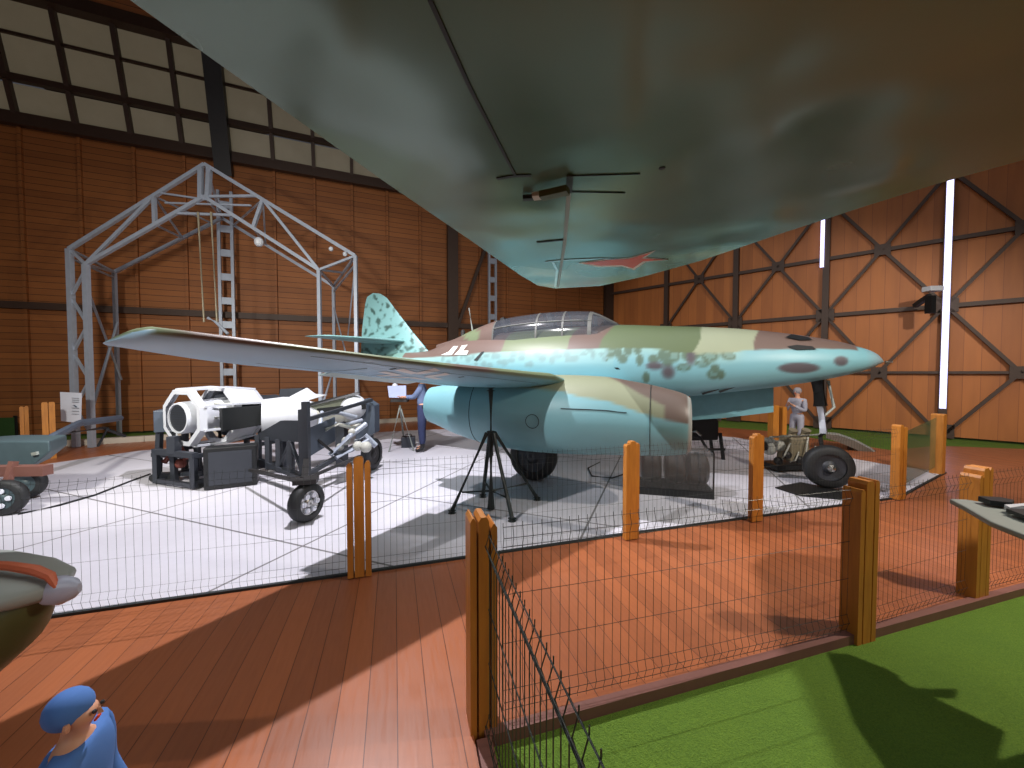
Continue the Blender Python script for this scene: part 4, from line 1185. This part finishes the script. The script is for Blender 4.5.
def torso_cloth(mat, name='shirt', g=1.14):
    def f(t, J, S):
        Vv = []; Ee = []; Rr = []
        def ad(p, r, par=None):
            Vv.append(Vector(p)); Rr.append(r)
            if par is not None: Ee.append((par, len(Vv)-1))
            return len(Vv)-1
        a = ad(J['pelvis']-V(.03*S), .118*S*g); b = ad(lerp(J['pelvis'], J['neck'], .4), (.11*S*g, .1*S*g), a); c = ad(lerp(J['pelvis'], J['neck'], .78), (.13*S*g, .1*S*g), b); ad(lerp(J['pelvis'], J['neck'], .95), .062*S*g, c)
        for s in ('l', 'r'):
            d = ad(J['sh'+s], .065*S*g, c); e = ad(J['el'+s], .052*S*g, d); ad(lerp(J['el'+s], J['wr'+s], .9), .038*S*g, e)
        skin_body(name, mat, t, Vv, Ee, Rr, 2)
    return f
def leg_cloth(mat, name='trousers', g=1.16):
    def f(t, J, S):
        Vv = [J['pelvis'], J['pelvis']+V(.09*S)]; Ee = [(0, 1)]; Rr = [.128*S, .115*S]
        for s in ('l', 'r'):
            n = len(Vv); Vv += [J['hi'+s], J['kn'+s], lerp(J['kn'+s], J['an'+s], .85)]; Rr += [.09*S*g, .066*S*g, .052*S*g]; Ee += [(0, n), (n, n+1), (n+1, n+2)]
        skin_body(name, mat, t, Vv, Ee, Rr, 2)
    return f
def shoes(mat='boots', h=.1):
    def f(t, J, S):
        for s in ('l', 'r'):
            a = J['an'+s]; skin_body('boot', mat, t, [a+V(h*S), a+V(.0), a+J['fwd']*.08*S-V(.04*S), a+J['fwd']*.16*S-V(.045*S)], [(0, 1), (1, 2), (2, 3)], [.05*S, .05*S, .045*S, .038*S], 2)
    return f
def hair(mat, cap=False):
    def f(t, J, S):
        H = J['head']; up = (J['head']-J['neck']).normalized(); c = H+up*.03*S-J['face']*.015*S
        MB().sphere(c-(J['face']*.03*S-V(.015*S) if cap else V(0)), (.1 if cap else .105)*S, 20, (1, 1, .98)).build('cap' if cap else 'hair', mat, t, smooth=True)
    return f
def stand_joints(x, y, h, yaw, z=0):
    S = h/1.75; fwv = Vector((math.cos(yaw), math.sin(yaw), 0)); rt = Vector((fwv.y, -fwv.x, 0)); b = Vector((x, y, z))
    J = {'scale': S, 'fwd': fwv, 'face': fwv, 'pelvis': b+V(.95*S), 'neck': b+V(1.48*S), 'head': b+V(1.635*S)+fwv*.02*S}
    for s, k in (('l', -1), ('r', 1)):
        J['sh'+s] = b+rt*k*.19*S+V(1.40*S); J['el'+s] = b+rt*k*.25*S+V(1.12*S)-fwv*.02*S; J['wr'+s] = b+rt*k*.24*S+fwv*.1*S+V(.88*S)
        J['hi'+s] = b+rt*k*.1*S+V(.88*S); J['kn'+s] = b+rt*k*.11*S+V(.5*S)+fwv*.02*S; J['an'+s] = b+rt*k*.12*S+V(.085*S)
    return J, fwv, rt, b
# man at the easel
J, fwv, rt, b = stand_joints(-1.92, 8.25, 1.74, math.radians(190))
tgt = gy(399, 397, 8.2)
for s in ('l', 'r'):
    J['wr'+s] = tgt+Vector((.13, .06 if s == 'l' else -.08, 0)); J['el'+s] = lerp(J['sh'+s], J['wr'+s], .5)+V(-.12)
J['hand_side'] = Vector((0, 1, 0))
person('person', 'person in navy overalls with grey-blue sleeves standing at a tripod desk', J, [torso_cloth('sleeve', 'shirt'), leg_cloth('denim', 'trousers', 1.3), shoes('boots', .22), hair('boots')], base=(-1.92, 8.25, 0))
t = thing('tripod_desk', 'light tripod easel with a pale board in front of the person in overalls', 'easel', gz(402, 448))
ctr = gy(400, 405, 8.2)
for x, y in ((389, 452), (414, 451), (404, 440)):
    MB().tube([ctr+V(-.02), gz(x, y)], .02, 8).build('leg', 'greywing', t)
MB().prism([gy(387.5, 386, 8.25), gy(406, 385.5, 8.25), gy(406, 398, 8.15), gy(389, 397.5, 8.15)], (0, .03, 0)).build('board', simple('pale_blue_board', (160,170,205), .5), t)
MB().box(ctr+V(.1), (.34, .2, .06)).build('tray', 'steel_dark', t)
MB().lathe(gy(395, 383, 8.3), (0, 0, -1), [(0, .0), (.02, .05), (.06, .06), (.07, 0)], 12).build('clamp', 'white', t)
bx = gz(407, 448)
t = thing('toolbox', 'small black toolbox on the floor at the feet of the person in overalls', 'box', bx)
MB().box(bx+Vector((0, .12, .12)), (.3, .22, .24), .2).build('box_body', 'charcoal', t, bevel=.01); MB().tube([bx+Vector((-.08, .12, .24)), bx+Vector((-.06, .12, .29)), bx+Vector((.06, .12, .29)), bx+Vector((.08, .12, .24))], .01, 6).build('handle', 'black', t)
# pale figure behind the nose leg
fx = gz(795, 447)
J, fwv, rt, b = stand_joints(6.35, 8.55, 1.36, math.radians(200), -.01)
for s, k in (('l', -1), ('r', 1)): J['wr'+s] = b+fwv*.22+rt*k*.06+V(.98); J['el'+s] = b+rt*k*.2+V(.86)+fwv*.05
person('person', 'small person in pale grey clothes standing behind the nose wheel leg', J, [torso_cloth('greycloth'), leg_cloth('greycloth'), shoes('boots', .04), hair(simple('grey_hair', (150,145,150), .8))], base=(6.35, 8.55, -.01))
# child in the lower left corner
J, fwv, rt, b = stand_joints(-1.17, 1.0, .87, math.radians(20), -.01)
J['head'] = J['head']-V(.02); J['neck'] = J['neck']+V(.005)
person('person', 'child in a blue cap and blue top at the bottom left corner', J, [torso_cloth('blue_cloth', 'top', 1.25), leg_cloth('denim'), shoes('boots', .02), hair('blue_cloth', True),
    lambda t, J, S: MB().sphere(J['head']+V(.085*S)-fwv*.02*S, .062*S, 16, (1, 1, .75)).build('cap_crown', 'lightblue_cloth', t, smooth=True)], base=(-1.17, 1.0, -.01))

# ------------------------------------------------------------ small aircraft tips at the frame's edges
Yt = 1.75
t = thing('aircraft_wing_tip', 'olive wing tip with an orange edge poking in at the left border', 'aircraft wing', gy(-60, 640, Yt))
def tip_ring(x, yt, yb, d): 
    a = gy(x, yt, Yt); b_ = gy(x, yb, Yt); c = (a+b_)/2; h = (a-b_).length/2; o = []
    for k in range(20):
        q = 2*PI*k/20; o.append(c+V(math.cos(q)*h)+Vector((0, math.sin(q)*d, 0)))
    return o
MB().loft([tip_ring(x, a, b_, d) for x, a, b_, d in ((-160, 575, 760, .3), (-60, 572, 720, .26), (-10, 578, 676, .2), (20, 582, 650, .14), (35, 584, 622, .09), (44, 587, 606, .05))]).build('wing_body', 'olive', t, smooth=True)
MB().loft([tip_ring(x, a, b_, d) for x, a, b_, d in ((-160, 566, 606, .36), (-60, 566, 606, .30), (0, 569, 603, .23), (40, 574, 600, .15), (56, 578, 598, .05))]).build('upper_skin', 'greywing', t, smooth=True)
MB().tube([gy(x, y, Yt-.03) for x, y in ((-160, 562), (-30, 564), (10, 566), (35, 570), (50, 576), (57, 588))], [.02, .02, .02, .022, .02, .01], 8).build('tip_stripe', 'orange', t, smooth=True)
MB().loft([tip_ring(x, a, b_, d) for x, a, b_, d in ((50, 577, 604, .05), (62, 576, 604, .05), (74, 578, 598, .03), (80, 583, 592, .01))]).build('tip_light', simple('clear_lamp', (190,196,215), .2), t, smooth=True)
MB().tube([gy(-150, 700, Yt), Vector((gy(-150, 700, Yt).x, Yt, -.01))], .04, 8).build('support_post', 'steel_dark', t)
Yr = 2.35
t = thing('aircraft_wing_tip', 'grey blade tip with black slots poking in at the right border', 'aircraft wing', gy(1040, 530, Yr))
bl = [(949, 503.5), (965, 504), (990, 508), (1024, 516), (1100, 530), (1100, 560), (1024, 541), (990, 527), (965, 512)]
MB().prism([gz(x, y, .9) for x, y in bl], (0, 0, .03)).build('blade', 'greywing', t, bevel=.008)
MB().prism([gz(x, y, .94) for x, y in ((978, 501), (1000, 502), (1014, 505), (1012, 508), (990, 505.5))], (0, 0, .03)).build('slot', 'black', t)
MB().prism([gz(x, y, .945) for x, y in ((1006, 512), (1024, 512.5), (1060, 514), (1060, 526), (1024, 519))], (0, 0, .02)).build('slot', 'black', t)
MB().prism([gz(x, y, .94) for x, y in ((1004, 510), (1024, 508.5), (1060, 509), (1060, 512), (1024, 511), (1010, 513))], (0, 0, .03)).build('pale_lip', 'white', t)
e_ = gz(1095, 545, .9); MB().tube([e_, Vector((e_.x, e_.y, -.02))], .04, 8).build('support_post', 'steel_dark', t)
# grey wing slab behind the nose wheel
t = thing('grey_tailplane', 'pale grey pointed tailplane lying beyond the nose wheel', 'aircraft part', gy(858, 455, 8.2))
MB().loft([[gy(x, y, 8.2+d) for x, y, d in ((a0, y0, 0), (a0, y0-2, .1), (a0, y0, .8), (a0, y0+th, .1))] for a0, y0, th in ((826, 434, 4), (838, 435, 7), (855, 441, 8), (870, 449, 8), (882, 458, 3))]).build('panel', 'greywing', t, smooth=True)
MB().tube([gy(850, 444, 8.5), Z(gy(850, 444, 8.5), -.01)], .05, 8).tube([gy(874, 455, 8.4), Z(gy(874, 455, 8.4), -.01)], .04, 8).build('trestle_leg', simple('brown_leg', (110,72,52), .6), t)

# ------------------------------------------------------------ glass case with dark engine drums
a = gz(641, 494); b = gz(720, 500)
cx, cy = (a.x+b.x)/2, (a.y+b.y)/2+.28; ang = math.atan2(b.y-a.y, b.x-a.x); wd = (b-a).length
R_ = Matrix.Rotation(ang, 3, 'Z'); cc = Vector((cx, cy, 0))
M['bronze'] = simple('dark_bronze', (66,60,56), .35, .4)
t = thing('display_case', 'low glass display case of dark drums under the near engine pod', 'display case', cc, ang)
MB().box(cc+V(.05), (wd, .56, .1), ang).build('plinth', 'black', t)
MB().box(cc+V(.355), (wd-.02, .54, .51), ang).build('glass_box', 'caseglass', t)
for i, x in enumerate((-.28, .04, .33)):
    c = cc+R_@Vector((x*wd, 0, .34))
    MB().lathe(c-R_@Vector((.13*wd, 0, 0)), R_@Vector((1, 0, 0)), [(0, 0), (0, .16), (.03, .215), (.22*wd, .215), (.26*wd, .18), (.26*wd, 0)], 24).build('drum', M['bronze'], t, smooth=True)
    MB().lathe(c+R_@Vector((-.01, 0, 0)), R_@Vector((1, 0, 0)), [(0, .216), (0, .228), (.03, .228), (.03, .216)], 24).build('drum_band', 'black', t)
mb = MB()
for x in (-1, 1):
    for y in (-1, 1):
        p = cc+R_@Vector((x*(wd/2-.01), y*.27, 0)); mb.bar(Z(p, .08), Z(p, .62), .016)
mb.build('case_frame', 'steel_dark', t)
# dark engine parts right of the pod intake
ep = gz(712, 462)
t = thing('engine_parts_stand', 'dark stand of metal engine parts beside the near pod intake', 'stand', (ep.x, ep.y+.3, 0))
q = Vector((ep.x, ep.y+.3, 0))
MB().box(q+Vector((-.08, .1, .58)), (.62, .4, .42), .1).build('crankcase', 'steel_dark', t, bevel=.03)
for dx, dz, r in ((-.15, .8, .09), (.05, .84, .1), (.25, .78, .08)):
    MB().tube([q+Vector((dx, 0, dz)), q+Vector((dx+.08, -.08, dz+.16))], r, 14).build('cylinder_head', 'beige_metal', t, smooth=True)
mb = MB()
for dx in (-.35, .25):
    for dy in (-.1, .3): mb.bar(q+Vector((dx*1.3, dy, 0)), q+Vector((dx, dy, .52)), .05)
mb.bar(q+Vector((-.4, -.1, .2)), q+Vector((.35, -.1, .2)), .04); mb.build('stand_leg_frame', 'black', t)
MB().tube([q+Vector((-.5, -.2, .75)), q+Vector((-.4, -.25, .5)), q+Vector((-.2, -.25, .45)), q+Vector((-.05, -.25, .2))], .025, 8).build('hose', 'black', t)
MB().tube([q+Vector((-.45, -.2, .55)), q+Vector((-.3, -.28, .58)), q+Vector((-.2, -.25, .5))], .03, 8).build('metal_pipe', 'chrome', t)
# beige machinery behind the nose wheel
mp_ = gz(800, 474)
q = Vector((mp_.x, mp_.y+.3, 0))
t = thing('beige_engine', 'beige piston engine with pipes on a low dark base behind the nose wheel', 'engine', q)
MB().box(q+V(.08), (.7, .4, .08), .1).build('base_skid', 'black', t)
MB().box(q+Vector((.1, 0, .38)), (.38, .34, .42), .1, .85).build('crankcase', 'beige_metal', t, bevel=.03)
MB().lathe(q+Vector((-.42, -.05, .42)), (1, .1, 0), [(0, 0), (0, .11), (.03, .15), (.1, .15), (.13, .1), (.3, .09), (.3, 0)], 22).build('flywheel', 'cream', t, smooth=True)
MB().lathe(q+Vector((-.44, -.05, .42)), (1, .1, 0), [(-.01, 0), (-.01, .08), (.01, .08), (.01, 0)], 18).build('flywheel_face', 'steel_dark', t)
for dx in (-.02, .2):
    MB().tube([q+Vector((dx, -.1, .58)), q+Vector((dx, -.16, .72))], .07, 12).build('cylinder_head', 'beige_metal', t)
mb = MB()
for x, y1, x2 in ((-.28, .5, -.1), (-.1, .35, .05), (.08, .6, .2), (.3, .45, .32)): mb.tube([q+Vector((x, -.2, .18)), q+Vector((x+.05, -.25, y1*.6)), q+Vector((x2, -.2, y1))], .013, 8)
mb.tube([q+Vector((-.45, -.2, .6)), q+Vector((.5, -.15, .64))], .018, 8)
mb.build('pipework', 'cream', t, smooth=True)
mb = MB()
for x, z in ((-.15, .3), (.05, .22), (.3, .3), (-.3, .2)): mb.sphere(q+Vector((x, -.2, z)), .07, 10)
mb.build('pump', 'steel_dark', t, smooth=True)
tag(MB().prism([gz(x, y, .012) for x, y in ((640, 492), (652, 491), (758, 523), (745, 524))], (0, 0, -.01)).build('post_shadow_strip', 'shade_strip'), 'dark strip painted as the floor shadow of the post before the beige engine', 'shadow strip', 'floor shadow strips') if False else None  # disabled: dark strip standing in for a post's cast shadow
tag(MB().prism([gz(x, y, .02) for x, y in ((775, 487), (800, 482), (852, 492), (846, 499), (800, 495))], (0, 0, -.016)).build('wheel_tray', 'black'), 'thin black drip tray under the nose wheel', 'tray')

c_ = [gz(x, y, .012) for x, y in ((18, 514), (60, 505), (95, 495), (128, 482), (150, 474))]
tag(MB().tube(c_, .013, 8).build('floor_cable', 'black', smooth=True), 'black cable lying on the white floor from the towed cart to the engine stand', 'cable')
c_ = [gz(x, y, .01) for x, y in ((600, 462), (588, 468), (592, 476), (612, 478), (634, 471))]
tag(MB().tube(c_, .01, 8).build('floor_cable', 'black', smooth=True), 'black cable curled on the floor under the near engine pod', 'cable')
# ------------------------------------------------------------ lights
def spot(name, loc_, tgt_, energy, col, size=1.2, blend=.3, r=.1):
    l = bpy.data.lights.new(name, 'SPOT'); l.energy = energy; l.color = col; l.spot_size = size; l.spot_blend = blend; l.shadow_soft_size = r
    o = bpy.data.objects.new(name, l); COL.objects.link(o); o.location = loc_
    o.rotation_euler = (Vector(tgt_)-Vector(loc_)).to_track_quat('-Z', 'Y').to_euler()
    return o
def area(name, loc_, tgt_, energy, col, sx, sy):
    l = bpy.data.lights.new(name, 'AREA'); l.shape = 'RECTANGLE'; l.size = sx; l.size_y = sy; l.energy = energy; l.color = col
    o = bpy.data.objects.new(name, l); COL.objects.link(o); o.location = loc_
    o.rotation_euler = (Vector(tgt_)-Vector(loc_)).to_track_quat('-Z', 'Y').to_euler()
    return o

spot('key_lamp', (-1.95, 4.85, 5.75), (-1.6, 4.4, 0), 1600, (.98, .95, 1), 2.35, .5, .05)
spot('left_lamp', (-5.6, -2.1, 6.8), (2.1, 7.0, 2.1), 2500, (1, .98, .97), .78, .3, .04)
spot('right_lamp', (4.6, 2.2, 3.7), (1.6, 5.2, .3), 520, (1, .9, .78), 2.1, .4, .04)
spot('far_right_lamp', (7.0, 2.0, 5.5), (9.3, 10.0, .6), 1500, (1, .93, .82), 1.25, .8, .1)
spot('back_wall_fill', (-5.0, 2.0, 3.6), (-6.5, 12.5, .2), 1300, (1, .97, .88), 1.75, 1.0, .2)  # unseen spot added to brighten the lower back wall
area('roof_fill', (0, 4, 9.5), (0, 4.2, 0), 360, (.96, .97, 1), 14, 8)
area('back_fill', (-1, -6, 4.5), (0, 8, 1.0), 200, (.93, .97, 1), 10, 4)
w = bpy.data.worlds.new('w'); SC.world = w; w.use_nodes = True
w.node_tree.nodes['Background'].inputs[0].default_value = (.5, .52, .6, 1); w.node_tree.nodes['Background'].inputs[1].default_value = .1

# ------------------------------------------------------------ camera
cam = bpy.data.cameras.new('camera'); cam.sensor_width = 36; cam.lens = 36*F/1024; cam.clip_start = .05
co = bpy.data.objects.new('camera', cam); COL.objects.link(co); co.location = (0, 0, CAMH); co.rotation_euler = (PI/2-TILT, 0, 0)
SC.camera = co
SC.view_settings.view_transform = 'Standard'; SC.view_settings.look = 'None'; SC.view_settings.exposure = 0.0; SC.view_settings.gamma = 1
SC.view_settings.use_curve_mapping = False
